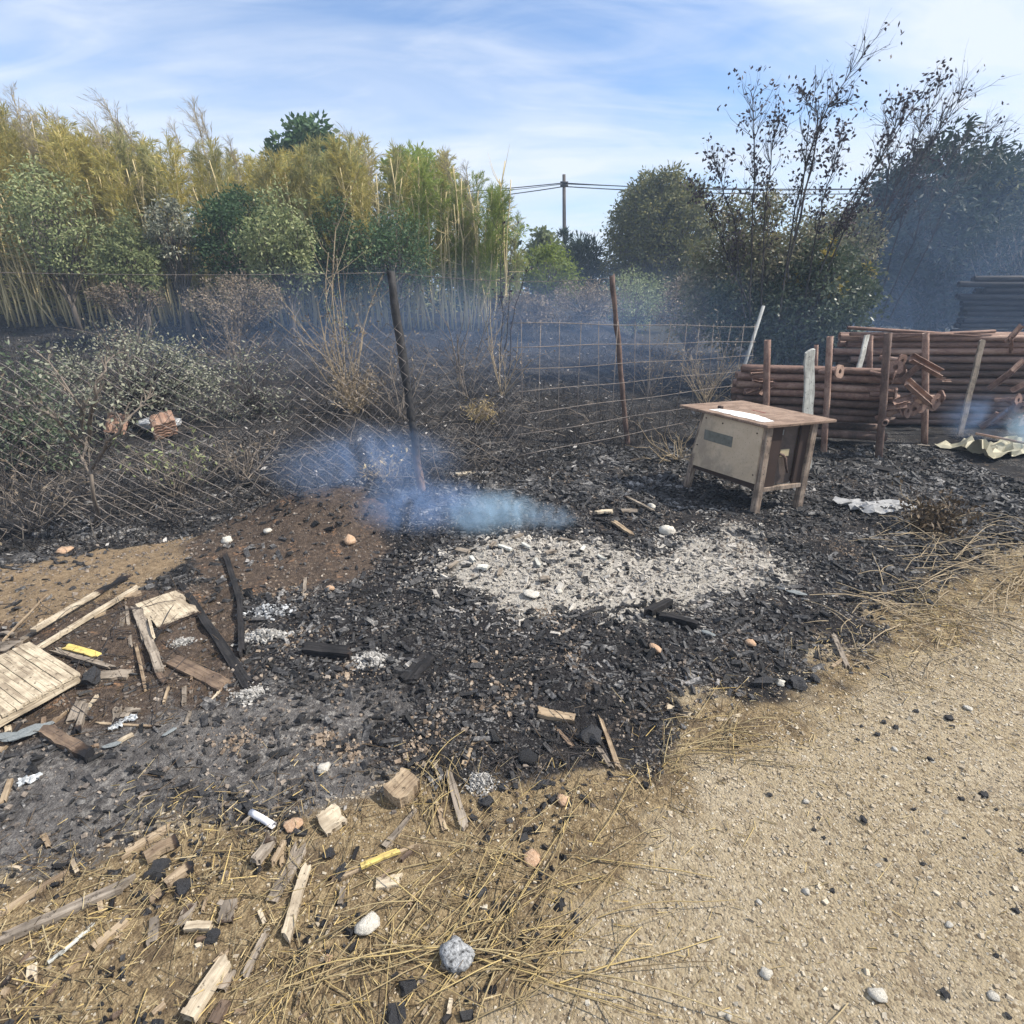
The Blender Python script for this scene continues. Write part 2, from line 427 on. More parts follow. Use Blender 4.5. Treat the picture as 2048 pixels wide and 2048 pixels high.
def rust(name, a, b_, c):
    def b(t):
        s = NB(t); co = s.n('ShaderNodeTexCoord').outputs['Object']
        ob = s.n('ShaderNodeObjectInfo').outputs['Random']
        off = s.n('ShaderNodeCombineXYZ', X=s.m('MULTIPLY', ob, 37.0), Z=s.m('MULTIPLY', ob, 19.0)).outputs[0]
        v = s.n('ShaderNodeVectorMath', {'operation': 'ADD'}, i0=co, i1=off).outputs[0]
        n = s.noise(v, 9, 6, 0.7); f = s.noise(v, 70, 4, 0.7)
        k = s.m('ADD', s.m('MULTIPLY', n, 0.7), s.m('MULTIPLY', f, 0.3))
        k = s.m('ADD', k, s.m('MULTIPLY', s.m('SUBTRACT', ob, 0.5), 0.16))
        s.out(s.pbsdf(s.ramp(k, [(0.3, a), (0.5, b_), (0.7, c)]), 0.75, f, 0.4, 0.004, spec=0.35, metal=0.15))
    return mat(name, b)
MT['rust'] = rust('rusty_steel', (.075, .048, .040), (.22, .135, .105), (.42, .30, .235))
MT['rust_dark'] = rust('rusty_steel_sooty_or_shaded', (.040, .031, .029), (.125, .083, .068), (.26, .18, .145))  # darker rust, also used as painted shade on the lower pipe rows
MT['steel_grey'] = rust('grey_steel', (.13, .135, .14), (.24, .25, .25), (.36, .37, .36))
MT['wire'] = rust('sooty_wire', (.12, .105, .10), (.22, .19, .17), (.34, .29, .25))
MT['wire_dark'] = rust('burnt_wire', (.055, .05, .05), (.125, .112, .106), (.22, .19, .17))
MT['terracotta'] = rust('terracotta', (.16, .09, .065), (.28, .17, .12), (.40, .27, .20))
MT['darkpole'] = rust('dark_pole_wood', (.016, .016, .018), (.038, .036, .038), (.08, .075, .072))

# ------------------------------------------------------------------ ground
PB = dict(
    burn=[(-400, 1760), (0, 1742), (180, 1690), (330, 1622), (470, 1650), (640, 1605), (780, 1562), (900, 1560), (1060, 1590), (1220, 1575),
          (1300, 1500), (1390, 1410), (1520, 1360), (1680, 1315), (1750, 1240), (1880, 1150), (2060, 1085), (2500, 1010), (3200, 930),
          (3200, 650), (2048, 640), (0, 640), (-800, 640), (-800, 1500)],
    white=[(890, 1120), (1010, 1082), (1150, 1095), (1290, 1120), (1400, 1070), (1480, 1060), (1560, 1120), (1545, 1175), (1420, 1195), (1250, 1220), (1060, 1225), (950, 1200), (880, 1160)],
    grey=[(-200, 1520), (0, 1500), (200, 1500), (360, 1440), (560, 1370), (760, 1400), (800, 1500), (720, 1560), (560, 1600), (330, 1615), (160, 1680), (-200, 1745)],
    mound=[(330, 1090), (500, 1020), (660, 1000), (780, 1035), (790, 1105), (700, 1170), (560, 1190), (420, 1160)],
    tan=[(-300, 1190), (0, 1130), (200, 1085), (430, 1062), (400, 1110), (260, 1180), (120, 1235), (-300, 1260)],
    brown=[(-300, 1250), (0, 1230), (240, 1190), (460, 1160), (480, 1290), (420, 1420), (300, 1500), (0, 1500), (-300, 1540)],
    straw=[(-400, 1760), (0, 1742), (330, 1630), (640, 1610), (900, 1565), (1230, 1580), (1310, 1490), (1400, 1400), (1530, 1355), (1690, 1310), (1760, 1235), (1890, 1150), (2100, 1080),
           (2300, 1110), (2000, 1230), (1760, 1360), (1520, 1470), (1390, 1540), (1290, 1700), (1150, 1850), (950, 2100), (700, 2500), (-600, 2500)])
PW = {k: gpoly(v) for k, v in PB.items()}

def axis(lo, hi, step, far_lo, far_hi, grow=1.13):
    a = list(np.arange(lo, hi, step))
    st = step; v = hi
    while v < far_hi: a.append(v); st *= grow; v += st
    a.append(far_hi); st = step; v = lo - step
    b = []
    while v > far_lo: b.append(v); st *= grow; v -= st
    b.append(far_lo)
    return np.array(b[::-1] + a)
gx = axis(-3.4, 4.2, 0.021, -700, 700); gy = axis(0.4, 5.6, 0.019, -300, 1400)
GX, GY = np.meshgrid(gx, gy, indexing='xy')
GZ = terrain(GX, GY)
nx, ny = len(gx), len(gy)
gv = np.stack([GX, GY, GZ], -1).reshape(-1, 3)
ii = (np.arange(ny - 1)[:, None] * nx + np.arange(nx - 1)[None]).ravel()
gf = np.stack([ii, ii + 1, ii + nx + 1, ii + nx], -1)
def mask(name, soft, seed, amp, freq):
    d = polysd(PW[name], GX, GY)
    d = d + (fbm(GX * freq, GY * freq, seed, 4) - 0.5) * amp
    return sst(-soft, soft, d)
far = np.hypot(GX, GY)
fmask = sst(16, 30, far)
mk = dict(burn=mask('burn', .20, 1, .55, 4), white=mask('white', .26, 2, .6, 5), grey=mask('grey', .30, 3, .6, 4), mound=mask('mound', .2, 4, .4, 4),
          tan=mask('tan', .22, 5, .5, 4), brown=mask('brown', .22, 6, .5, 4), straw=mask('straw', .30, 7, .6, 4))
ggeo = Geo(); ggeo.add(gv, gf)
def ground_build(t):
    s = NB(t); co = s.n('ShaderNodeTexCoord').outputs['Object']
    A = s.n('ShaderNodeAttribute', {'attribute_name': 'zone_a'}); B = s.n('ShaderNodeAttribute', {'attribute_name': 'zone_b'})
    a = s.n('ShaderNodeSeparateColor', Color=A.outputs[0]).outputs; b = s.n('ShaderNodeSeparateColor', Color=B.outputs[0]).outputs
    n_f = s.noise(co, 190, 6, 0.78); n_m = s.noise(co, 38, 5, 0.65); n_l = s.noise(co, 7, 5, 0.6); n_x = s.noise(co, 2.1, 4, 0.6)
    vor = s.n('ShaderNodeTexVoronoi', Vector=co, Scale=130.0, Randomness=1.0)
    vcol = s.n('ShaderNodeSeparateColor', Color=vor.outputs['Color']).outputs
    vor2 = s.n('ShaderNodeTexVoronoi', Vector=co, Scale=38.0)
    v2 = s.n('ShaderNodeSeparateColor', Color=vor2.outputs['Color']).outputs
    # gravel track
    grav = s.ramp(s.m('ADD', s.m('MULTIPLY', n_f, 0.6), s.m('MULTIPLY', n_m, 0.4)), [(0.34, (.15, .115, .072)), (0.47, (.29, .235, .155)), (0.60, (.37, .305, .205)), (0.72, (.49, .425, .31))])
    grav = s.mix(s.mr(vcol[0], 0.80, 0.98, 0, .6), grav, (.50, .44, .34))
    grav = s.mix(s.mr(vcol[1], 0.80, 0.95), grav, (.15, .115, .075))
    grav = s.mix(s.mr(v2[0], 0.88, 0.97, 0, .8), grav, (.20, .155, .10))
    grav = s.mix(s.mr(n_l, 0.5, 0.72, 0, 0.5), grav, s.mix(.5, grav, (.20, .155, .105)))
    grav = s.mix(s.mr(n_x, 0.45, 0.7, 0, 0.5), grav, s.mix(.4, grav, (.44, .39, .31)))
    # straw litter soil
    stw = s.ramp(s.m('ADD', s.m('MULTIPLY', n_f, 0.5), s.m('MULTIPLY', n_m, 0.5)), [(0.35, (.04, .029, .019)), (0.49, (.19, .14, .08)), (0.64, (.40, .315, .19))])
    stw = s.mix(s.mr(n_l, 0.48, 0.66, 0, 0.75), stw, (.085, .062, .042))
    # soot and charcoal
    blk = s.ramp(s.m('ADD', s.m('MULTIPLY', n_f, 0.5), s.m('MULTIPLY', n_m, 0.5)), [(0.36, (.007, .007, .008)), (0.52, (.020, .019, .020)), (0.68, (.075, .072, .072))])
    blk = s.mix(s.m('MULTIPLY', s.mr(vcol[0], 0.80, 0.95), s.mr(n_x, .42, .6)), blk, (.22, .21, .20))
    blk = s.mix(s.m('MULTIPLY', s.mr(n_l, 0.56, 0.7), s.mr(n_m, 0.4, 0.6)), blk, (.13, .10, .075))
    gry = s.ramp(s.m('ADD', s.m('MULTIPLY', n_f, 0.6), s.m('MULTIPLY', n_m, 0.4)), [(0.34, (.030, .028, .028)), (0.5, (.105, .098, .094)), (0.68, (.22, .21, .20))])
    gry = s.mix(s.mr(n_l, 0.48, 0.66, 0, 0.8), gry, (.035, .032, .031))
    gry = s.mix(s.m('MULTIPLY', s.mr(n_m, .52, .66), s.mr(n_x, .40, .62)), gry, (.25, .235, .215))
    wht = s.ramp(s.m('ADD', s.m('MULTIPLY', n_f, 0.55), s.m('MULTIPLY', n_m, 0.45)), [(0.30, (.15, .137, .12)), (0.48, (.34, .315, .275)), (0.68, (.50, .47, .42))])
    brn = s.ramp(s.m('ADD', s.m('MULTIPLY', n_f, 0.4), s.m('MULTIPLY', n_m, 0.6)), [(0.34, (.026, .020, .017)), (0.52, (.080, .060, .047)), (0.70, (.18, .135, .10))])
    brn = s.mix(s.m('MULTIPLY', s.mr(n_l, 0.55, 0.72), s.mr(n_m, 0.45, 0.62)), brn, (.30, .17, .095))
    tanc = s.ramp(s.m('ADD', s.m('MULTIPLY', n_f, 0.4), s.m('MULTIPLY', n_m, 0.6)), [(0.32, (.07, .05, .035)), (0.5, (.20, .145, .09)), (0.72, (.33, .26, .175))])
    far = s.ramp(n_l, [(0.3, (.03, .03, .02)), (0.7, (.06, .055, .035))])
    def crisp(mask, nz, k=1.5):
        return s.mr(s.m('ADD', mask, s.m('MULTIPLY', s.m('SUBTRACT', nz, 0.5), k)), 0.30, 0.70)
    nn = s.m('ADD', s.m('MULTIPLY', n_m, 0.45), s.m('ADD', s.m('MULTIPLY', n_l, 0.25), s.m('MULTIPLY', n_f, 0.30)))
    c = s.mix(crisp(b[2], nn), grav, stw)
    c = s.mix(crisp(a[0], nn), c, blk)
    c = s.mix(crisp(b[1], nn), c, brn)
    c = s.mix(crisp(a[2], nn), c, gry)
    c = s.mix(crisp(b[0], nn), c, tanc)
    c = s.mix(crisp(s.attr('zone_c', 2), nn), c, brn)
    c = s.mix(s.m('MULTIPLY', crisp(a[1], nn, 2.0), 0.95), c, wht)
    c = s.mix(s.attr('zone_d', 2), c, far)
    h = s.m('ADD', s.m('MULTIPLY', n_m, 1.0), s.m('ADD', s.m('MULTIPLY', n_f, 0.5), s.m('MULTIPLY', vor.outputs['Distance'], -0.6)))
    s.out(s.pbsdf(c, 0.95, h, 0.85, 0.0095, spec=0.12))
MT['ground'] = mat('burnt_ground', ground_build)
gme = ggeo.mesh('ground', MT['ground'], smooth=True)
def vcol(me, name, r, g, b):
    at_ = me.attributes.new(name, 'FLOAT_COLOR', 'POINT')
    arr = np.stack([r.ravel(), g.ravel(), b.ravel(), np.ones(r.size)], -1).astype(np.float32)
    at_.data.foreach_set('color', arr.ravel())
vcol(gme, 'zone_a', mk['burn'], mk['white'], mk['grey']); vcol(gme, 'zone_b', mk['tan'], mk['brown'], mk['straw'])
for nm, arr in (('zone_c', mk['mound']), ('zone_d', fmask)):
    at_ = gme.attributes.new(nm, 'FLOAT', 'POINT'); at_.data.foreach_set('value', arr.ravel().astype(np.float32))
tag(link('ground', gme), kind='structure')

# ------------------------------------------------------------------ vegetation helpers
def branch(geo, r, p, d, L, R, lvl, maxl, nch, spread, up, tips, sides=4, wob=0.12):
    k = 5; pts = [np.array(p, float)]; d = np.array(d, float) / np.linalg.norm(d)
    for i in range(k):
        d = d + r.normal(0, wob, 3); d[2] += up; d /= np.linalg.norm(d)
        pts.append(pts[-1] + d * L / k)
    pts = np.array(pts)
    V, Fs = tube(pts, np.linspace(R, R * (0.55 if lvl < maxl else 0.25), k + 1), max(3, sides - lvl), False)
    geo.add(V, *Fs)
    if lvl >= maxl:
        tips.append(pts); return
    for c in range(nch):
        t = 0.25 + 0.75 * (c + r.uniform(0, 1)) / nch
        q = pts[0] + 0; f = min(t * k, k - 1e-3); i = int(f); q = pts[i] + (pts[i + 1] - pts[i]) * (f - i)
        dd = d + unit(r.normal(size=3)) * spread
        branch(geo, r, q, dd, L * r.uniform(0.45, 0.75), R * 0.5, lvl + 1, maxl, nch, spread, up, tips, sides, wob)

def ell(l, rr, t, b, Y, deep=0.8):
    c = at((l + rr) / 2, (t + b) / 2, Y)
    rx = (at(rr, (t + b) / 2, Y)[0] - at(l, (t + b) / 2, Y)[0]) / 2
    rz = (at((l + rr) / 2, t, Y)[2] - at((l + rr) / 2, b, Y)[2]) / 2
    return (c, np.array([rx, rx * deep, rz]))

def leafy(name, label, cat, ells, leaf, n, L, W, seed, base=None, ncl=60, cr=0.16, bark='bark', droop=-0.2, group=None, trunk_r=0.06, shell=0.5, extra=None, lean=0.0):
    """a shrub or tree: trunk, limbs to every leaf clump, leaves in clumps spread through the crown"""
    r = rng(seed)
    vols = np.array([e[1].prod() for e in ells]); vols = vols / vols.sum()
    cl = []; sc = []
    for _ in range(ncl):
        e = ells[r.choice(len(ells), p=vols)]
        u = unit(r.normal(size=3)) * (r.uniform(shell ** 3, 1) ** (1 / 3)) * r.uniform(0.86, 1.10)
        cl.append(e[0] + u * e[1]); sc.append(min(e[1][0], e[1][2]))
    cl = np.array(cl); sc = np.array(sc)
    if base is None:
        c0 = ells[0][0]; base = np.array([c0[0], c0[1], gz(c0[0], c0[1])])
    cl[:, 2] = np.maximum(cl[:, 2], base[2] + 0.08)
    root = link(name, None, loc=base)
    tag(root, label, cat, group)
    g = Geo(); ctr = np.mean([e[0] for e in ells], axis=0)
    hub = base + (ctr - base) * np.array([0.8, 0.8, 0.75])
    tp = np.array([base + [0, 0, -0.05], base + (hub - base) * 0.35 + r.normal(0, .04, 3), base + (hub - base) * 0.7 + r.normal(0, .06, 3), hub])
    V, Fs = tube(tp - base, np.linspace(trunk_r, trunk_r * 0.5, 4), 7); g.add(V, *Fs)
    link('trunk', g.mesh('trunk', MT[bark], True), root)
    g = Geo()
    for c in cl:
        f = r.uniform(0.25, 1.0); i = min(int(f * 3), 2); s0 = tp[i] + (tp[i + 1] - tp[i]) * (f * 3 - i)
        mid = (s0 + c) / 2 + r.normal(0, 0.08, 3) * np.linalg.norm(c - s0)
        V, Fs = tube(np.array([s0, mid, c]) - base, np.linspace(trunk_r * 0.35, trunk_r * 0.06, 3), 3, False); g.add(V, *Fs)
    link('branches', g.mesh('branches', MT[bark], True), root)
    k = r.integers(0, ncl, n)
    off = r.normal(size=(n, 3)) * (cr * sc[k])[:, None] * np.array([1, 1, 0.8])
    P = cl[k] + off
    P[:, 2] = np.maximum(P[:, 2], base[2] + 0.03)
    D = unit(off) + r.normal(0, 0.6, (n, 3)); D[:, 2] += droop; D[:, 0] += lean
    V, F = leaves(P - base, D, L * r.uniform(0.6, 1.3, n), W * r.uniform(0.7, 1.2, n), r)
    g = Geo(); g.add(V, F)
    link('crown', g.mesh('crown', MT[leaf]), root)
    if extra:
        leaf2, n2, zlo = extra
        k = r.choice(np.where(cl[:, 2] > np.quantile(cl[:, 2], zlo))[0], n2)
        kk = r.choice(k, 6); k = r.choice(kk, n2)
        P = cl[k] + r.normal(size=(n2, 3)) * (0.6 * cr * sc[k])[:, None]
        V, F = leaves(P - base, r.normal(size=(n2, 3)), L * 1.3, W * 1.2, r)
        g = Geo(); g.add(V, F); tag(link('leaf_tuft', g.mesh('leaf_tuft', MT[leaf2]), root), kind='stuff')
    return root

# ------------------------------------------------------------------ cane thicket
def make_cane(seed, leafmat, plume=False, lo=0.28):
    r = rng(seed); H = 5.0
    n = 9; t = np.linspace(0, 1, n)
    bend = r.uniform(0.1, 0.5) * (1.6 if plume else 1); az = r.uniform(2.4, 3.9)
    pts = np.stack([np.cos(az) * bend * t ** 2.2 + r.normal(0, .012, n).cumsum(), np.sin(az) * bend * t ** 2.2 + r.normal(0, .012, n).cumsum(), H * t], -1)
    root = link('cane', None)
    g = Geo(); V, Fs = tube(pts, np.linspace(0.024, 0.005, n), 5); g.add(V, *Fs)
    me_s = g.mesh('stem', MT['cane'], True)
    stem = link('stem', me_s, root)
    g = Geo(); LP = []; LD = []; LL = []
    h = lo * H
    while h < H * 0.99:
        f = h / H * (n - 1); i = min(int(f), n - 2); q = pts[i] + (pts[i + 1] - pts[i]) * (f - i)
        rel = (h - lo * H) / (H - lo * H)
        bl = (0.20 + 0.80 * math.sin(math.pi * min(1, rel * 0.85 + 0.12))) * r.uniform(0.7, 1.2) * (0.75 if plume else 1)
        for b in range(3 if not plume else 4):
            a = r.uniform(0, 2 * math.pi)
            d = np.array([math.cos(a) * .40 - (0.30 if plume else 0.10), math.sin(a) * .40, 1.0])
            k = 5; P = [q]
            for j in range(k):
                d = d + r.normal(0, .10, 3); d[2] -= 0.06 * j; d /= np.linalg.norm(d); P.append(P[-1] + d * bl / k)
            P = np.array(P); V, Fs = tube(P, np.linspace(.005, .0015, k + 1), 3, False); g.add(V, *Fs)
            nl = int((58 if not plume else 24) * bl / 0.9) + 4
            tt = r.uniform(0.12, 1.0, nl) * k; ti = np.minimum(tt.astype(int), k - 1)
            pp = P[ti] + (P[ti + 1] - P[ti]) * (tt - ti)[:, None]
            dd = (P[ti + 1] - P[ti]) * k / bl + r.normal(0, 0.42, (nl, 3)); dd[:, 2] -= 0.05; dd[:, 0] -= 0.12
            LP.append(pp); LD.append(dd); LL.append(r.uniform(.10, .26, nl) * (0.8 if plume else 1))
        h += r.uniform(0.16, 0.30)
    LP = np.concatenate(LP); LD = np.concatenate(LD); LL = np.concatenate(LL)
    V, F = leaves(LP, LD, LL, LL * (0.085 if not plume else 0.055), r); g.add(V, F)
    link('foliage', g.mesh('foliage', MT[leafmat]), root)
    return root
canes = {'gold': [make_cane(100 + i, 'gold') for i in range(4)], 'olive': [make_cane(120 + i, 'olive', lo=0.2) for i in range(4)],
         'lime': [make_cane(140 + i, 'lime', lo=0.25) for i in range(3)], 'plume': [make_cane(160 + i, 'plume', True, 0.62) for i in range(4)]}
CL = dict(gold='golden dry cane with feathery leaves in the thicket beyond the burnt field',
          olive='olive leafed cane standing among golden canes beyond the burnt field',
          lime='bright yellow green leafed cane at the end of the cane thicket',
          plume='tall thin cane with bare beige plume rising above the thicket')
for k, l in canes.items():
    for o in l: tag(o, CL[k], 'cane', {'gold': 'golden canes in the thicket', 'olive': 'olive canes in the thicket', 'lime': 'bright green canes in the thicket', 'plume': 'tall plumed canes above the thicket'}[k])
SILX = [-200, 0, 100, 200, 300, 400, 500, 560, 640, 700, 760, 850, 920, 980, 1030, 1060]
SILY = [170, 195, 225, 285, 295, 310, 320, 345, 330, 315, 305, 330, 365, 400, 450, 540]
used = set()
def place_cane(kind, i, px, Y, ytop, r, tilt=0.05):
    p = at(px, 640, Y); b = np.array([p[0], Y, gz(p[0], Y)])
    top = at(px, ytop, Y)[2]; hh = max(1.5, top - b[2])
    src = canes[kind][i % len(canes[kind])]
    rot = (r.normal(0, tilt), r.normal(-0.02, tilt), r.uniform(-0.7, 0.7) + (0 if kind == 'plume' else r.choice([0, 1.5, 3.1])))
    sc = (hh / 5.0 * r.uniform(0.9, 1.15),) * 2 + (hh / 5.0,)
    if src.name not in used:
        used.add(src.name); src.location = b; src.rotation_euler = rot; src.scale = sc
        return src
    return dup(src, b, rot, sc)
r = rng(7)
n = 0
for k in range(250):
    px = r.uniform(-260, 1045); Y = r.uniform(13.0, 18.0)
    yt = np.interp(px, SILX, SILY) + abs(r.normal(0, 50)) - 28
    if px > 800: kind = 'lime' if r.random() < 0.62 else ('gold' if px < 900 else 'olive')
    else: kind = 'gold' if r.random() < 0.62 else 'olive'
    if kind == 'gold' and yt > np.interp(px, SILX, SILY) + 60: kind = 'olive'
    place_cane(kind, int(r.integers(0, 9)), px, Y, yt, r)
for px, yt in [(15, 150), (40, 175), (88, 150), (140, 185), (170, 210), (222, 228), (262, 228), (280, 222), (330, 260), (365, 205), (385, 235), (450, 250), (470, 210), (490, 240), (540, 290), (775, 262), (790, 300), (930, 300), (950, 330), (-60, 150), (-120, 140), (905, 345), (705, 290)]:
    place_cane('plume', int(r.integers(0, 4)), px + r.uniform(-6, 6), r.uniform(13.5, 15.5), yt, r, 0.03)
# the slim bare stems along the foot of the thicket
rods = []
def make_rod(seed):
    r = rng(seed); n = 8; t = np.linspace(0, 1, n)
    pts = np.stack([r.normal(0, .025, n).cumsum(), r.normal(0, .025, n).cumsum(), 3.0 * t], -1); pts[:, :2] -= pts[0, :2]
    g = Geo(); V, Fs = tube(pts, np.linspace(.024, .010, n), 5); g.add(V, *Fs)
    for j in range(9):
        i = r.integers(2, n - 1); d = unit(r.normal(size=3) + np.array([0, 0, .9])); L = r.uniform(.25, .7)
        V, Fs = tube(np.array([pts[i], pts[i] + d * L * .6, pts[i] + d * L + [0, 0, .06]]), [.007, .005, .002], 3, False); g.add(V, *Fs)
    return link('bare_cane', g.mesh('bare_cane', MT['cane'], True))
rods = [make_rod(200 + i) for i in range(5)]
for o in rods: tag(o, 'slender bare tan stem at the foot of the cane thicket', 'cane', 'bare stems at the foot of the thicket')
rodpx = [(52, 640, .0), (70, 636, -.02), (112, 645, -.42), (140, 625, .05), (185, 622, -.1), (215, 618, 0), (245, 625, .03), (560, 622, 0), (595, 628, .04), (628, 632, 0), (640, 640, .1), (668, 620, -.1), (690, 632, 0), (700, 636, -.03),
         (722, 628, .06), (772, 636, 0), (790, 624, .02), (815, 630, -.05), (845, 632, 0), (862, 630, .1), (885, 634, -.06), (905, 628, 0), (930, 636, .02), (936, 642, -.02), (955, 632, .14), (975, 634, 0), (1000, 630, -.1), (1012, 640, .06), (300, 622, .12), (330, 625, -.08), (420, 622, 0), (480, 626, .2)]
rodpx += [(x, 630 + (x * 7) % 13, ((x * 13) % 17 - 8) * .012) for x in range(566, 1000, 15)] + [(x, 622 + (x * 7) % 13, ((x * 13) % 17 - 8) * .015) for x in range(10, 540, 24)]
for k, (px, py, tl) in enumerate(rodpx):
    p = G(px, py + 3); Y = min(p[1], 13.4); p = at(px, py, Y); b = (p[0], Y, gz(p[0], Y) - .03)
    rot = (r.normal(0, .05), tl + r.normal(0, .03), r.uniform(0, 6)) if abs(tl) < .3 else (0, tl, 0)
    s = r.uniform(.75, 1.15)
    if k < len(rods): rods[k].location = b; rods[k].rotation_euler = rot; rods[k].scale = (s,) * 3
    else: dup(rods[k % 5], b, rot, s)

# ------------------------------------------------------------------ shrubs in front of the canes
leafy('shrub', 'olive grey shrub under the golden canes beside the leaning stems', 'shrub', [ell(20, 190, 330, 560, 12.6)], 'sage', 5200, .09, .035, 301, ncl=75, lean=-.3)
leafy('shrub', 'light sage shrub with narrow peaked top before the canes', 'shrub', [ell(215, 315, 430, 600, 11.6), ell(225, 285, 375, 500, 11.6), ell(190, 330, 480, 600, 11.4)], 'sage', 5200, .085, .035, 302, ncl=75)
leafy('shrub', 'silvery sage shrub with tall upright shoots between two greener shrubs', 'shrub', [ell(300, 385, 390, 560, 11.9), ell(310, 350, 365, 450, 11.9)], 'pale', 3000, .08, .03, 303, ncl=55)
leafy('shrub', 'deep green glossy shrub in the middle of the cane thicket', 'shrub', [ell(385, 520, 400, 570, 12.2), ell(440, 540, 370, 500, 12.6)], 'deep', 6000, .085, .04, 304, ncl=80)
leafy('shrub', 'large rounded grey green shrub with light leaf edges before the canes', 'shrub', [ell(490, 622, 385, 590, 11.6), ell(540, 625, 420, 560, 11.4)], 'sage', 6500, .08, .038, 305, ncl=85)
leafy('shrub', 'dark slim shrub behind the bare stems of the thicket', 'shrub', [ell(615, 715, 395, 610, 12.8)], 'deep', 4200, .09, .03, 306, ncl=60)
leafy('shrub', 'dusky green shrub filling the thicket behind the charred post', 'shrub', [ell(700, 860, 420, 600, 12.9)], 'deep', 4800, .09, .03, 307, ncl=70)
leafy('shrub', 'olive bush at the open end of the cane thicket', 'shrub', [ell(950, 1050, 420, 620, 14.2), ell(870, 990, 480, 620, 14.0)], 'lime', 5000, .09, .03, 308, ncl=80)
leafy('shrub', 'low scorched brown bush below the grey green shrub', 'shrub', [ell(380, 570, 550, 640, 10.6)], 'brown', 3600, .06, .022, 309, ncl=70, bark='ashtwig')
leafy('shrub', 'low singed sage bush at the foot of the peaked shrub', 'shrub', [ell(180, 330, 560, 620, 11.0)], 'brown', 2200, .06, .025, 310, ncl=50, bark='ashtwig')
leafy('shrub', 'fresh green low bush between the cane thicket and the small trees', 'shrub', [ell(1035, 1160, 495, 600, 17.0)], 'lime', 3600, .10, .05, 311, ncl=55)
for i, (l, rr, t, b, Y, lf, lab) in enumerate([
        (1090, 1240, 560, 660, 15, 'brown', 'singed grey brown bush behind the square wire mesh'),
        (1200, 1340, 540, 660, 16, 'sage', 'hazy grey bush behind the rusty fence post'),
        (1320, 1460, 545, 690, 13, 'brown', 'hazy scorched bush left of the leaning grey pole'),
        (990, 1110, 585, 660, 13, 'brown', 'charred low bush where the cane thicket ends')]):
    leafy('shrub', lab, 'shrub', [ell(l, rr, t, b, Y)], lf, 3600, .07, .03, 320 + i, ncl=70, bark='ashtwig')

# ------------------------------------------------------------------ trees behind
leafy('broadleaf_tree', 'green broadleaf tree rising behind the golden canes', 'tree', [ell(540, 680, 235, 420, 19), ell(600, 720, 300, 430, 19), ell(590, 660, 225, 300, 19)], 'deep', 5200, .20, .13, 401, ncl=60, trunk_r=.16, base=np.array([at(620, 600, 19)[0], 19, .9]), shell=.3)
leafy('broadleaf_tree', 'loose leafy tree top behind the bright green canes', 'tree', [ell(770, 900, 300, 420, 19)], 'lime', 3000, .18, .08, 402, ncl=45, trunk_r=.12, base=np.array([at(840, 600, 19)[0], 19, .9]), shell=.2)
leafy('dome_tree', 'dense dome shaped evergreen tree with golden top under the wires', 'tree', [ell(1216, 1428, 360, 620, 26, .9), ell(1245, 1395, 340, 520, 26, .9)], 'dome', 36000, .17, .07, 403, ncl=420, cr=.09, trunk_r=.25, base=np.array([at(1320, 600, 26)[0], 26, .7]), shell=.75)
leafy('small_tree', 'small ragged tree left of the dark conifer', 'tree', [ell(1055, 1120, 455, 580, 24)], 'sage', 2600, .18, .10, 404, ncl=45, trunk_r=.1, base=np.array([at(1088, 600, 24)[0], 24, .8]))
leafy('conifer', 'dark upright conifer below the utility pole', 'tree', [ell(1105, 1200, 480, 600, 27), ell(1115, 1150, 468, 560, 27)], 'pine', 6000, .28, .05, 405, ncl=70, trunk_r=.14, droop=.9, base=np.array([at(1150, 600, 27)[0], 27, .8]))
leafy('evergreen_bush', 'glossy green bush with yellow scorched tufts behind the pipe stack', 'shrub', [ell(1490, 1740, 530, 740, 9.6), ell(1420, 1560, 560, 720, 9.9), ell(1560, 1720, 480, 640, 9.8)], 'gloss', 20000, .08, .04, 406, ncl=190, cr=.13, trunk_r=.08, extra=('yellow', 220, .6), base=np.array([at(1600, 640, 9.8)[0], 9.8, 0]))
leafy('scorched_bush', 'brown scorched bush above the glossy green bush', 'shrub', [ell(1410, 1680, 440, 690, 10.4), ell(1345, 1480, 490, 690, 10.6), ell(1560, 1740, 410, 640, 10.6), ell(1420, 1570, 370, 540, 10.4)], 'scorch', 34000, .075, .034, 407, ncl=420, cr=.16, trunk_r=.07, bark='ashtwig', extra=('yellow', 160, .2), base=np.array([at(1530, 640, 10.5)[0], 10.5, 0]), shell=.2)
leafy('cedar_tree', 'big dark evergreen tree half veiled in blue smoke', 'tree', [ell(1700, 2080, 330, 660, 15, .8), ell(1780, 1980, 262, 480, 15, .8), ell(1850, 2140, 300, 580, 16, .8), ell(1610, 1800, 430, 660, 14.6)], 'pine', 42000, .19, .065, 408, ncl=380, cr=.13, trunk_r=.22, base=np.array([at(1880, 640, 15)[0], 15, 0]), shell=.55, lean=.5, extra=('dome', 1500, .7))
leafy('grey_tree', 'thin grey leaved tree leaning beside the dark evergreen tree', 'tree', [ell(1940, 2140, 400, 600, 12.5)], 'pine', 3600, .10, .03, 409, ncl=80, trunk_r=.07, lean=.7, shell=.1, base=np.array([at(2060, 640, 12.5)[0], 12.5, 0]))
leafy('far_hedge', 'distant hedge closing the gap under the utility pole', 'hedge', [ell(1000, 1480, 545, 690, 33, .3)], 'pine', 9000, .35, .2, 410, ncl=120, cr=.35)
leafy('far_hedge', 'distant hedge behind the dark evergreen tree', 'hedge', [ell(1440, 2250, 500, 690, 34, .3)], 'pine', 12000, .35, .2, 411, ncl=120, cr=.35)
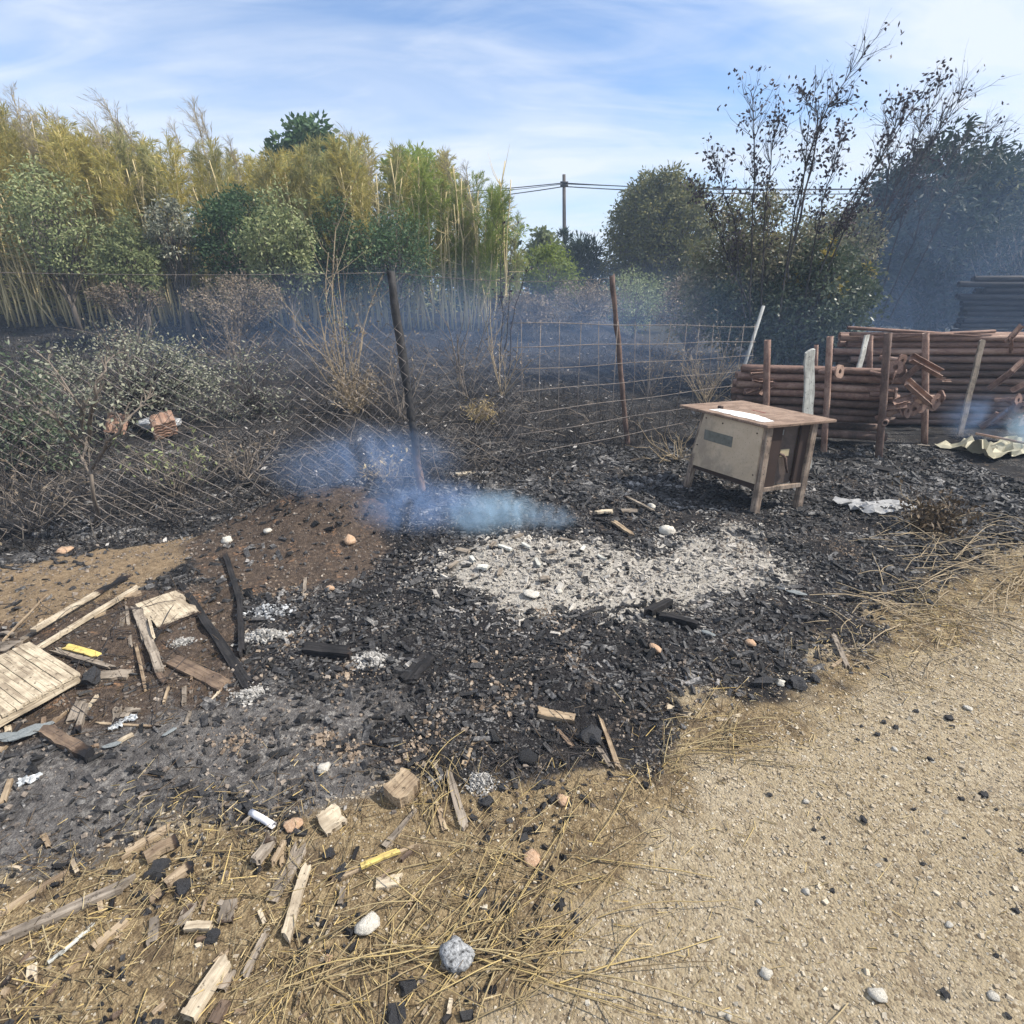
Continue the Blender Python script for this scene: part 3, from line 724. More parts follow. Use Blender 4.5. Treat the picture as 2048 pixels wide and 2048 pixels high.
leafy('far_hedge', 'dark hedge at the back of the cane thicket', 'hedge', [ell(-600, 1050, 430, 700, 22, .12), ell(-600, 1000, 560, 700, 20, .1)], 'pine', 26000, .34, .17, 412, ncl=420, cr=.16)
leafy('thicket_hedge', 'olive mass of canes and leaves filling the thicket', 'hedge', [ell(-500, 960, 390, 690, 18.5, .1)], 'olive', 16000, .26, .05, 413, ncl=300, cr=.16)

# bare scorched saplings against the sky, each from its own foot
def sapling(name, label, stems, Y, leafmat, seed, nleaf, ntw=14, R=.015, L=.07, Wd=.038, group=None, clump=5, sub=.45, bark='darktwig', cat='sapling'):
    r = rng(seed); root = None; gs = Geo(); gt = Geo(); LP = []; LD = []
    b0 = at(*stems[0][0], Y); base = np.array([b0[0], Y, gz(b0[0], Y)])
    root = link(name, None, loc=base); tag(root, label, cat, group)
    for st in stems:
        P = np.array([at(x, y, Y + 0.25 * math.sin(3 * i + seed)) for i, (x, y) in enumerate(st)])
        t = np.linspace(0, len(P) - 1, 12); i = np.minimum(t.astype(int), len(P) - 2)
        Q = P[i] + (P[i + 1] - P[i]) * (t - i)[:, None] + r.normal(0, .012, (12, 3))
        V, Fs = tube(Q - base, np.linspace(R, R * .18, 12), 5, False); gs.add(V, *Fs)
        ln = np.linalg.norm(Q[-1] - Q[0])
        for k in range(ntw):
            j = r.integers(3, 11); d = unit(Q[j + 1] - Q[j] if j < 11 else Q[j] - Q[j - 1]) + unit(r.normal(size=3)) * .75; d[2] += .25
            tips = []
            branch(gt, r, Q[j] - base, d, ln * r.uniform(.05, .15), R * .32, 0, 1, 3, .7, .05, tips, 4)
            for tp in tips: LP.append(tp[-1]); LP.append(tp[2])
    link('stem', gs.mesh('stem', MT[bark], True), root)
    tag(link('twigs', gt.mesh('twigs', MT[bark], True), root), kind='stuff')
    if nleaf:
        LP = np.array(LP); z = r.choice(len(LP), max(3, len(LP) // clump), replace=False)
        k = r.choice(z, nleaf); pp = LP[k] + r.normal(0, .06, (nleaf, 3))
        V, F = leaves(pp, r.normal(size=(nleaf, 3)) + [0, 0, -.5], L * r.uniform(.6, 1.2, nleaf), Wd * r.uniform(.7, 1.2, nleaf), r)
        g = Geo(); g.add(V, F); link('leaves', g.mesh('leaves', MT[leafmat]), root)
    return root
sapling('scorched_sapling', 'bare scorched sapling with one long whip curving up at its top', [[(1560, 640), (1585, 430), (1645, 230), (1690, 160), (1742, 92)], [(1575, 560), (1600, 400), (1632, 130)], [(1590, 480), (1640, 240), (1600, 180)], [(1590, 480), (1650, 215), (1705, 200)]], 9.4, 'plum', 501, 420, 30)
sapling('scorched_sapling', 'scorched sapling with dark leaf clumps left of the long whip', [[(1500, 640), (1505, 420), (1510, 260), (1500, 180)], [(1520, 640), (1530, 400), (1555, 240)], [(1490, 640), (1470, 450), (1425, 310)], [(1510, 640), (1440, 480), (1400, 380)]], 9.6, 'plum', 502, 900, 38)
sapling('scorched_sapling', 'scorched sapling with thick leaf tufts slanting towards the smoky tree', [[(1600, 640), (1680, 440), (1790, 270), (1850, 180)], [(1620, 640), (1700, 430), (1760, 320), (1800, 230)], [(1610, 600), (1640, 420), (1690, 260)]], 9.2, 'plum', 503, 800, 30)
sapling('scorched_sapling', 'wide scorched sapling with bare twig fan over the smoky tree', [[(1660, 640), (1760, 430), (1870, 280), (1935, 175)], [(1680, 620), (1790, 420), (1900, 200)], [(1700, 600), (1830, 370), (2000, 245)], [(1700, 600), (1800, 350), (1890, 160)]], 10.5, 'plum', 504, 420, 44)
sapling('scorched_sapling', 'feathery bare sapling before the crown of the smoky tree', [[(1760, 640), (1850, 420), (1940, 250)], [(1780, 640), (1900, 400), (2010, 270)], [(1760, 600), (1830, 330), (1845, 190)], [(1740, 600), (1780, 340), (1770, 210)]], 11.0, 'brown', 505, 0, 44)
sapling('dark_sapling', 'thin dark sapling standing left of the square wire mesh', [[(1000, 760), (1005, 640), (1000, 520), (1008, 420)], [(1015, 760), (1025, 640), (1045, 560), (1080, 480)], [(1012, 700), (1018, 600), (1022, 470)]], 9.0, 'plum', 506, 30, 8, R=.011)

# ------------------------------------------------------------------ plants in the burnt field by the fence
def twigbush(name, label, px, py, Y, h_px, spread, nst, barkm, leafm, nleaf, seed, R=.008, L=.05, Wd=.02, cat='bush', lev=1, nch=3, wob=.10, group=None, zoff=0):
    r = rng(seed); p = at(px, py, Y); base = np.array([p[0], Y, gz(p[0], Y) - .02 + zoff])
    H = at(px, py - h_px, Y)[2] - p[2]
    root = link(name, None, loc=base); tag(root, label, cat, group)
    g = Geo(); tips = []
    for k in range(nst):
        d = np.array([r.normal(0, spread), r.normal(0, spread), 1.0])
        branch(g, r, r.normal(0, .03, 3) * [1, 1, 0], d, H * r.uniform(.55, 1.05), R * r.uniform(.7, 1.2), 0, lev, nch, .7, .02, tips, 5, wob)
    link('stems', g.mesh('stems', MT[barkm], True), root)
    if nleaf:
        T = np.concatenate([t[2:] for t in tips]); k = r.integers(0, len(T), nleaf)
        V, F = leaves(T[k] + r.normal(0, .03, (nleaf, 3)), r.normal(size=(nleaf, 3)), L * r.uniform(.6, 1.3, nleaf), Wd * r.uniform(.7, 1.2, nleaf), r)
        g = Geo(); g.add(V, F); link('leaves', g.mesh('leaves', MT[leafm]), root)
    return root
leafy('pale_shrub', 'pale grey leaved shrub singed by the fire behind the fence', 'shrub', [ell(120, 420, 660, 830, 6.4), ell(60, 200, 700, 840, 6.2), ell(330, 470, 720, 860, 6.6)], 'pale', 5200, .038, .018, 601, ncl=140, cr=.17, bark='darktwig', trunk_r=.03, base=np.array([at(260, 850, 6.4)[0], 6.4, gz(at(260, 850, 6.4)[0], 6.4)]))
leafy('pale_shrub', 'thin pale shrub spreading right of the terracotta tiles', 'shrub', [ell(420, 600, 700, 850, 6.8)], 'pale', 800, .04, .017, 602, ncl=70, cr=.2, bark='darktwig', trunk_r=.02)
leafy('pale_shrub', 'dark singed shrub with dull leaves at the fence edge', 'shrub', [ell(-80, 110, 680, 900, 5.4), ell(-60, 170, 820, 960, 5.0)], 'gloss', 2600, .05, .02, 603, ncl=120, cr=.2, bark='darktwig', trunk_r=.025)
sapling('burnt_shrub', 'burnt shrub with one stout ashen trunk at the field edge', [[(190, 1055), (178, 960), (170, 870), (150, 780), (60, 690)], [(178, 940), (240, 860), (300, 790)], [(172, 880), (190, 780), (230, 700)], [(175, 900), (100, 830), (20, 790)]], 3.95, 'pale', 604, 260, 16, R=.017, L=.045, Wd=.022, bark='ashtwig', clump=2, cat='shrub')
twigbush('dry_bush', 'dry tan bush with a clump of withered leaves at its foot', 705, 830, 7.2, 230, .30, 14, 'drytwig', 'brown', 300, 605, R=.006, lev=1)
twigbush('dry_bush', 'withered leaf clump round the foot of the tan bush', 712, 815, 7.1, 85, .35, 26, 'drytwig', 'brown', 900, 606, R=.006, lev=1, L=.06)
twigbush('dry_sapling', 'tall dry sapling with upright tan stems in the burnt field', 695, 800, 8.2, 400, .06, 4, 'drytwig', 'sage', 200, 607, R=.010, lev=1, cat='sapling')
twigbush('dry_bush', 'sparse ashen bush right of the charred post', 930, 760, 8.0, 190, .28, 9, 'ashtwig', 'brown', 60, 608, R=.009)
twigbush('dry_bush', 'curved ashen stems near the square wire mesh', 1000, 785, 8.2, 150, .34, 8, 'drytwig', 'brown', 60, 609, R=.010)
twigbush('dry_bush', 'low yellowed tuft behind the chain link mesh', 960, 800, 7.0, 40, .8, 30, 'drytwig', 'straw', 500, 610, R=.004, L=.07, Wd=.012)
twigbush('dry_bush', 'ashen twig bush left of the charred post', 800, 800, 6.9, 170, .4, 10, 'ashtwig', 'brown', 60, 611, R=.008)
twigbush('dry_bush', 'yellow dry bramble arching over the smoke', 770, 905, 5.2, 60, 1.1, 16, 'drytwig', 'straw', 120, 612, R=.006, wob=.25)
twigbush('dry_bush', 'tangled grey twigs in the middle of the burnt field edge', 350, 975, 4.7, 110, .7, 18, 'ashtwig', 'sage', 160, 613, R=.006, wob=.22)
twigbush('dry_bush', 'tangled burnt twigs below the pale shrub', 480, 920, 5.0, 110, .8, 14, 'ashtwig', 'brown', 60, 614, R=.006, wob=.22)
twigbush('dry_bush', 'burnt twigs in the corner beside the ashen trunk', 50, 1030, 4.0, 170, .7, 16, 'ashtwig', 'brown', 160, 615, R=.006, wob=.2)
twigbush('dry_bush', 'sooty twig bush at the near end of the fence', -10, 950, 4.6, 230, .5, 14, 'darktwig', 'brown', 160, 616, R=.007, wob=.16, lev=2)
twigbush('dry_bush', 'light twigs beside the far legs of the wooden cabinet', 1355, 930, 5.6, 80, .8, 14, 'drytwig', 'brown', 0, 617, R=.006, wob=.2)
twigbush('dry_bush', 'sooty twig bush behind the pale shrub', 240, 720, 8.6, 130, .5, 18, 'ashtwig', 'brown', 220, 618, R=.008)
twigbush('dry_bush', 'broad ashen bush in the field left of the tall dry sapling', 470, 720, 9.0, 120, .5, 22, 'ashtwig', 'brown', 300, 619, R=.008)
twigbush('dry_bush', 'ashen twig bush behind the rusty fence post', 1300, 760, 9.0, 110, .5, 16, 'ashtwig', 'brown', 300, 620, R=.008)
twigbush('dry_bush', 'brown twig bush behind the leaning grey pole', 1420, 745, 8.6, 120, .5, 20, 'drytwig', 'brown', 500, 621, R=.007)
twigbush('dry_bush', 'dry twig bush lying across the black ground near the pale sheet', 1850, 1085, 3.9, 70, 1.1, 16, 'drytwig', 'straw_dark', 300, 622, R=.005, wob=.25)
twigbush('dry_bush', 'grey brown burnt tuft on the black ground by the track', 1860, 1075, 3.75, 45, .7, 30, 'darktwig', 'straw_dark', 500, 623, R=.004)

def scatter(n, x0, x1, y0, y1, seed, test=None):
    r = rng(seed); X = r.uniform(x0, x1, n); Y = r.uniform(y0, y1, n)
    if test is not None: k = test(X, Y, r); X, Y = X[k], Y[k]
    return X, Y, terrain(X, Y), r
def inpoly(name, soft=.15):
    return lambda X, Y, r: polysd(PW[name], X, Y) + r.normal(0, soft, X.shape) > 0
# charred stubble, twigs and flakes over the whole burnt field
field = lambda X, Y, r: (Y > fence_y(X) - 0.5) & (np.abs(X) < Y * 1.02 + .5) & (vn(X * .9, Y * .9, 77) + r.normal(0, .25, X.shape) > .35)
X, Y, Z, r = scatter(60000, -13, 9, 3.4, 14.5, 700, field)
k = len(X); D = r.normal(size=(k, 3)); D[:, 2] = np.abs(D[:, 2]) * .9 + .1
V, F = blades(np.stack([X, Y, Z], -1), D, r.uniform(.04, .22, k), r.uniform(.002, .0055, k), r)
g = Geo(); g.add(V, F); tag(link('burnt_stubble', g.mesh('burnt_stubble', MT['stubble'])), 'black burnt stubble covering the field behind the fence', 'stubble', kind='stuff')
X, Y, Z, r = scatter(4500, -13, 9, 3.4, 14, 701, field); k = len(X)
V, F = leaves(np.stack([X, Y, Z + r.uniform(.005, .05, k)], -1), r.normal(size=(k, 3)) * [1, 1, .3], r.uniform(.02, .09, k), r.uniform(.01, .03, k), r)
g = Geo(); g.add(V, F); tag(link('ash_flakes', g.mesh('ash_flakes', MT['fleck'])), 'pale ash flakes and dead leaves scattered over the burnt field', 'ash', kind='stuff')
# arching dead runners among the stubble on the left
r = rng(702); g = Geo()
for _ in range(420):
    px = r.uniform(-60, 1300); py = r.uniform(690, 1050)
    p = G(px, py)
    if p[1] < fence_y(p[0]) - .35 or p[1] > 13: continue
    a = r.uniform(0, 6.28); L = r.uniform(.25, .9); h = r.uniform(.03, .3) * L
    t = np.linspace(0, 1, 7)
    Q = np.stack([p[0] + math.cos(a) * L * (t - .5), p[1] + math.sin(a) * L * (t - .5) * .6, 0 * t], -1)
    Q[:, 2] = terrain(Q[:, 0], Q[:, 1]) + h * 4 * t * (1 - t) * r.uniform(.3, 1.2) + h * t * r.uniform(0, 1.2)
    Q += r.normal(0, .012, Q.shape)
    V, Fs = tube(Q, np.linspace(.005, .002, 7) * r.uniform(.6, 1.2), 3, False); g.add(V, *Fs)
tag(link('dead_runners', g.mesh('dead_runners', MT['ashtwig'], True)), 'dead arching runners tangled over the burnt ground by the fence', 'twigs', kind='stuff')
# ------------------------------------------------------------------ simple solids
def box_obj(name, lo, hi, material, parent, bev=0.004, rot=None, loc=None, jit=0.0, seed=0):
    import bmesh
    bm = bmesh.new(); V = boxv(lo, hi)
    if jit: V = V + rng(seed).normal(0, jit, V.shape)
    vs = [bm.verts.new(v) for v in V]
    for f in BOXF: bm.faces.new([vs[i] for i in f])
    if bev: bmesh.ops.bevel(bm, geom=list(bm.edges), offset=bev, segments=1, affect='EDGES')
    me = bpy.data.meshes.new(name); bm.to_mesh(me); bm.free(); me.materials.append(material)
    return link(name, me, parent, loc, rot)
def tube_obj(name, P, R, material, parent=None, n=10, origin=None):
    P = np.asarray(P, float); o = np.zeros(3) if origin is None else np.asarray(origin)
    g = Geo(); V, Fs = tube(P - o, R, n); g.add(V, *Fs)
    me = g.mesh(name, material, True)
    ob = link(name, me, parent, o)
    return ob
def plain(name, col, rough=.8, n_scale=12, var=.35, metal=0.0, bump=.3):
    def b(t):
        s = NB(t); co = s.n('ShaderNodeTexCoord').outputs['Object']
        n = s.noise(co, n_scale, 6, .65); f = s.noise(co, n_scale * 9, 3, .6)
        k = s.m('ADD', s.m('MULTIPLY', n, .75), s.m('MULTIPLY', f, .25))
        c = s.ramp(k, [(.3, tuple(x * (1 - var) for x in col)), (.65, col), (.85, tuple(min(1, x * (1 + var * .4)) for x in col))])
        s.out(s.pbsdf(c, rough, k, bump, .004, metal=metal))
    return mat(name, b)

# ------------------------------------------------------------------ wooden cabinet
def panel_build(t):
    s = NB(t); co = s.n('ShaderNodeTexCoord').outputs['Object']
    n = s.noise(co, 5, 5, .6); f = s.noise(co, 60, 4, .65)
    c = s.ramp(n, [(.3, (.50, .39, .27)), (.6, (.60, .48, .345)), (.8, (.66, .55, .41))])
    c = s.mix(s.mr(f, .58, .74, 0, .6), c, (.14, .10, .075))
    c = s.mix(s.m('MULTIPLY', s.mr(s.noise(co, 2.6, 6, .7), .46, .68), .55), c, (.20, .16, .125))
    sp = s.n('ShaderNodeSeparateXYZ', Vector=co).outputs
    edge = s.mr(s.m('ADD', sp[1], s.m('MULTIPLY', n, .10)), .10, .03)        # grime towards the front edge
    c = s.mix(s.m('MULTIPLY', edge, .7), c, (.16, .14, .125))
    s.out(s.pbsdf(c, .6, f, .15, .003, spec=.35))
MT['panel'] = mat('cabinet_side_panel', panel_build)
MT['cab_top'] = wood_mat('cabinet_top_board', (.25, .175, .13), (.34, .255, .20), (.14, .095, .07))
MT['cab_leg'] = wood_mat('cabinet_leg', (.28, .21, .16), (.42, .35, .28), (.10, .08, .065), (95, 95, 5))
MT['cab_dark'] = plain('cabinet_dark_wood', (.055, .035, .028), .7)
MT['cab_door'] = plain('cabinet_grimy_door', (.13, .10, .085), .75, 8, .6)
MT['patch'] = plain('faded_label', (.20, .20, .17), .7, 30, .5)
MT['note'] = plain('pale_note', (.50, .42, .27), .8, 20, .2)
MT['paper'] = plain('white_paper', (.80, .80, .78), .8, 9, .10)
cb = np.array([1.88, 4.11]); ca = RAD(19.5)
root = link('cabinet', None, loc=(cb[0], cb[1], gz(*cb)), rot=(0, 0, ca)); tag(root, 'old wooden cabinet on four legs standing on charcoal', 'cabinet')
CW, CD, CH = .48, .80, .70
def leg(x, y, dx, dy, lit):
    import bmesh
    me = bpy.data.meshes.new('leg'); bm = bmesh.new()
    V = boxv((-.027, -.024, -.04), (.027, .024, CH - .025)); V[:4, 0] += dx; V[:4, 1] += dy
    vs = [bm.verts.new(v) for v in V]
    for f in BOXF: bm.faces.new([vs[i] for i in f])
    bmesh.ops.bevel(bm, geom=list(bm.edges), offset=.004, segments=1, affect='EDGES')
    bm.to_mesh(me); bm.free(); me.materials.append(MT['cab_leg'])
    return link('leg', me, root, (x, y, 0))
leg(.027, .024, -.0, -.0, 1); leg(CW - .027, .024, 0, 0, 1); leg(.027, .645, -.02, .11, 0); leg(CW - .027, .645, .0, .11, 0)
ob = box_obj('top_board', (-.035, -.025, CH - .022), (.625, .90, CH), MT['cab_top'], root, .004)
tp = ob
nk = box_obj('knob', (.14, .62, CH), (.17, .66, CH + .022), MT['cab_dark'], tp, .004)
red = box_obj('red_streak', (.33, .36, CH - .001), (.345, .50, CH + .0012), plain('red_paint', (.20, .03, .03), .6), tp, 0)
# side panel: a sheet whose lower edge drops towards the front
pv = np.array([[-.006, .03, .235], [-.006, CD - .005, .215], [-.006, CD + .0, .672], [-.006, .03, .672]])
pv = np.array([[-.010, .035, .235], [-.010, .735, .215], [-.010, .625, .674], [-.010, .035, .674]])
g = Geo(); V = np.concatenate([pv, pv + [.009, 0, 0]]); g.add(V, [[0, 1, 2, 3], [7, 6, 5, 4], [0, 4, 5, 1], [1, 5, 6, 2], [2, 6, 7, 3], [3, 7, 4, 0]])
sp = link('side_panel', g.mesh('side_panel', MT['panel']), root)
sp['label'] = 'tan hardboard side panel with a faded grey label'
box_obj('faded_label', (-.0125, .30, .46), (-.0101, .60, .545), MT['patch'], sp, 0)
for y, z in ((.06, .30), (.60, .64), (.665, .40), (.42, .63), (.08, .62)):
    tube_obj('nail', [(-.0145, y, z), (-.0098, y, z)], .006, MT['cab_dark'], sp, 6)
box_obj('side_rail', (.0, .05, .185), (.03, .70, .232), MT['cab_dark'], root, .003)
g = Geo(); g.add(boxv((CW - .002, .05, .22), (CW + .008, .66, .674)), BOXF); link('side_panel', g.mesh('side_panel', MT['panel']), root)
g = Geo(); g.add(boxv((.05, .655, .20), (CW - .05, .667, .674)), BOXF); link('back_panel', g.mesh('back_panel', MT['cab_dark']), root)
g = Geo(); g.add(boxv((.03, .05, .215), (CW - .03, .65, .228)), BOXF); link('floor_board', g.mesh('floor_board', MT['cab_dark']), root)
box_obj('front_rail', (.054, .004, .17), (CW - .054, .034, .205), MT['cab_leg'], root, .003)
box_obj('front_post', (.062, .012, .205), (.16, .04, .674), MT['cab_dark'], root, .003)
box_obj('front_post', (.345, .02, .205), (CW - .056, .045, .674), MT['cab_dark'], root, .003)
dr = box_obj('door', (.162, .045, .21), (.343, .06, .672), MT['cab_door'], root, .002)
box_obj('note', (.20, .0425, .43), (.285, .0449, .485), MT['note'], dr, 0)
hd = tube_obj('handle', [(.18, .038, .455), (.215, .025, .445), (.235, .022, .42), (.262, .022, .34), (.285, .024, .30)], [.010, .011, .010, .009, .008], MT['rust_dark'], dr, 6)
box_obj('hinge', (.165, .040, .60), (.20, .0448, .64), MT['steel_grey'], dr, .001)
def crook(o):                      # the old frame has gone out of square
    if o.type == 'MESH':
        for v in o.data.vertices: v.co.x -= .12 * v.co.y
    o.location.x -= .12 * o.location.y
for ch_ in list(root.children):
    crook(ch_)
    for g2 in ch_.children: crook(g2)
rr = rng(31); n = 14
ev = np.concatenate([np.stack([.02 + .02 * rr.random(n), np.linspace(.08, .62, n)], -1), np.stack([.13 + .07 * np.sin(np.linspace(0, 3.1, n)) + rr.normal(0, .006, n), np.linspace(.62, .08, n)], -1)])
g = Geo(); m = len(ev)
V = np.concatenate([np.c_[ev, np.full(m, CH + .0015)], np.c_[ev, np.full(m, CH + .003)]])
g.add(V, [[i, (i + 1) % m, m + (i + 1) % m, m + i] for i in range(m)]); g.F.setdefault(m, []).append(np.array([np.arange(m, 2 * m)]))
pp = link('paper_sheet', g.mesh('paper_sheet', MT['paper']), None, (cb[0], cb[1], gz(*cb)), (0, 0, ca))
for v in pp.data.vertices: v.co.x -= .12 * v.co.y
tag(pp, 'torn white paper lying on the cabinet top', 'paper')

# ------------------------------------------------------------------ fences
fence = link('chain_link_fence', None, loc=(-.75, 4.67, gz(-.75, 4.67))); tag(fence, 'sagging sooty chain link fence with a leaning charred post', 'fence')
fo = np.array(fence.location)
def post_build(t):
    s = NB(t); co = s.n('ShaderNodeTexCoord').outputs['Object']; sp_ = s.n('ShaderNodeSeparateXYZ', Vector=co).outputs
    n = s.noise(co, 16, 6, .7)
    k = s.m('ADD', sp_[2], s.m('MULTIPLY', s.m('SUBTRACT', n, .5), .5))
    c = s.mix(s.mr(k, .25, .55), s.ramp(n, [(.3, (.10, .065, .05)), (.7, (.26, .18, .14))]), s.ramp(n, [(.35, (.010, .010, .011)), (.7, (.05, .048, .05))]))
    s.out(s.pbsdf(c, .75, n, .9, .012, spec=.4))
MT['charpost'] = mat('charred_post', post_build)
def rough_post(name, p0, p1, R, material, parent, seed, n=9, m=16):
    r = rng(seed); t = np.linspace(0, 1, m); p0 = np.asarray(p0); p1 = np.asarray(p1)
    P = p0 + (p1 - p0) * t[:, None] + r.normal(0, R * .10, (m, 3))
    V, Fs = tube(P - p0, R * (1 + r.normal(0, .07, m)) * np.linspace(1.02, .92, m), n)
    V = V + r.normal(0, R * .05, V.shape); V[-n:, 2] += r.normal(0, R * .5, n)
    g = Geo(); g.add(V, *Fs); me = g.mesh(name, material, True)
    return link(name, me, parent, p0 - (np.array(parent.location) if parent is not None else 0))
b1 = G(845, 983); t1 = at(781, 545, b1[1] + .12)
rough_post('post', b1 - [0, 0, .1], t1, .037, MT['charpost'], fence, 41)
def chain(name, pts, z0, z1, parent, seed, pitch=.06, tear=None):
    """chain link: zigzag wires hung between the points of a line on plan"""
    r = rng(seed); pts = np.array(pts, float); sl = np.r_[0, np.cumsum(np.linalg.norm(np.diff(pts, axis=0), axis=1))]
    Ltot = sl[-1]; g = Geo(); po = np.array(parent.location)
    ns = int(Ltot / pitch)
    for k in range(ns):
        s0 = k * pitch; q = int((max(z1(0), z1(Ltot))) / pitch) + 1
        P = []
        for j in range(q + 1):
            s = min(max(s0 + (pitch / 2 if (j + k) % 2 else -pitch / 2) * .96, 0), Ltot); h = j * pitch * .95
            x = np.interp(s, sl, pts[:, 0]); y = np.interp(s, sl, pts[:, 1])
            hh = h * z1(s) / z1(0); lo = z0(s)
            zz = gz(x, y) + lo + hh * (1 - lo / z1(s))
            sag = .06 * (vn(s * 1.7, h * 2.3, seed) - .5); sy = .16 * (vn(s * 1.1, h * 1.3, seed + 5) - .5)
            P.append([x + sag, y + sy * .6, zz + .10 * (vn(s * 1.3 + 9, h * 1.1, seed + 9) - .5)])
        V, Fs = tube(np.array(P) - po, .003, 3, False); g.add(V, *Fs)
    return link(name, g.mesh(name, MT['wire_dark']), parent)
chain('chain_mesh', [(-4.6, 3.55), (-3.6, 3.85), (-2.2, 4.25), (b1[0], b1[1])], lambda s: .03, lambda s: 1.32 - .10 * math.sin(s), fence, 51)
chain('chain_mesh', [(b1[0], b1[1]), (-.35, 5.07), (.10, 5.52)], lambda s: .02 + .04 * s, lambda s: 1.28 - .10 * s, fence, 52)
strand = []
for a, b_ in (((-5.5, 3.9, 1.80), t1), (t1, at(1224, 556, 6.42))):
    a = np.array(a); b_ = np.array(b_); t = np.linspace(0, 1, 9)[:, None]
    P = a + (b_ - a) * t; P[:, 2] -= .05 * (4 * t * (1 - t))[:, 0]
    tube_obj('top_strand', P - fo, .0026, MT['wire_dark'], fence, 4)
b2 = np.array([at(1258, 880, 6.35)[0], 6.35, 0.]); b2[2] = gz(b2[0], b2[1]); t2 = at(1224, 552, 6.40)
gf_ = link('grid_fence', None, loc=b2); tag(gf_, 'square wire mesh fence with a rusty round post', 'fence')
rough_post('post', b2 - [0, 0, .1], t2, .030, MT['rust_dark'], gf_, 42)
L0 = np.array([.08, 5.50]); L1 = np.array([2.85, 6.93]); nv = 15
for k in range(nv):
    q = L0 + (L1 - L0) * k / (nv - 1); z = .05 + .012 * k; zt = 1.32 - .020 * k
    tl = rng(800 + k).normal(0, .02, 2)
    tube_obj('upright_wire', np.array([[q[0], q[1], z + .02], [q[0] + tl[0], q[1], z + zt * .5], [q[0] + tl[1], q[1], z + zt]]) - b2, .0034, MT['wire'], gf_, 4)
for j in range(7):
    P = []
    for k in range(nv):
        q = L0 + (L1 - L0) * (k - (.4 if k == 0 else 0)) / (nv - 1)
        P.append([q[0], q[1] - .004, (.08 + .012 * k) + j * (1.26 - .020 * k) / 6 + .006 * math.sin(k * .9 + j * 2.1)])
    tube_obj('cross_wire', np.array(P) - b2, .0034, MT['wire'], gf_, 4)
# leaning grey pole and flaking white stake
a = at(1455, 812, 7.3); a[2] = gz(a[0], a[1]) - .05
ob = tube_obj('steel_pole', [a, at(1527, 612, 7.6)], .022, MT['steel_grey'], None, 8, a); tag(ob, 'thin grey steel pole leaning by the wire mesh', 'pole')

# ------------------------------------------------------------------ planks
def plank_mesh(name, L, W, T, seed, mtl, rag0=.02, rag1=.02, c0=0., c1=0., taper0=1., taper1=1., warp=.0, call=0., notch=None):
    r = rng(seed); m = 9; xs = np.linspace(-L / 2, L / 2, m + 1)
    V = []; A = []
    e0 = r.uniform(0, rag0, 4); e1 = r.uniform(0, rag1, 4)
    for i, x in enumerate(xs):
        f = i / m; wd = W * (taper0 * (1 - f) + taper1 * f) * (1 + r.normal(0, .015)) if True else W
        th = T * (1 + r.normal(0, .03)); zc = warp * math.sin(math.pi * f)
        yc = r.normal(0, W * .035)
        cols = np.array([-.5, -.17 + r.normal(0, .02), .17 + r.normal(0, .02), .5]) * wd + yc
        if notch and notch[0] < f < notch[1]: cols[3] = cols[0] + (cols[3] - cols[0]) * .55; cols[2] = min(cols[2], cols[3] - .002)
        xo = np.zeros(4)
        if i == 0: xo = e0
        if i == m: xo = -e1
        ch = max(c0 * max(0, 1 - f * 2.2), c1 * max(0, 1 - (1 - f) * 2.2), call)
        if notch and notch[0] - .1 < f < notch[1] + .1: ch = max(ch, .6)
        for c, o in zip(cols, xo): V.append([x + o, c, zc + th / 2]); A.append(ch)
        for c, o in zip(cols[::-1], xo[::-1]): V.append([x + o * .8, c, zc - th / 2]); A.append(ch)
    F = []
    for i in range(m):
        for j in range(8):
            a_, b_ = i * 8 + j, i * 8 + (j + 1) % 8
            F.append([a_, b_, b_ + 8, a_ + 8][::-1])
    for base, rev in ((0, 0), (m * 8, 1)):
        for j in range(3):
            q = [base + j, base + j + 1, base + 6 - j, base + 7 - j]
            F.append(q[::-1] if rev else q)
    g = Geo(); g.add(V, F, a=A)
    return g.mesh(name, MT[mtl], False, True)
def orient(ex, up=(0, 0, 1)):
    ex = np.asarray(ex, float); ex = ex / np.linalg.norm(ex); ey = np.cross(up, ex); ey /= np.linalg.norm(ey); ez = np.cross(ex, ey)
    return Matrix((ex, ey, ez)).transposed().to_euler()
PSEED = [1000]
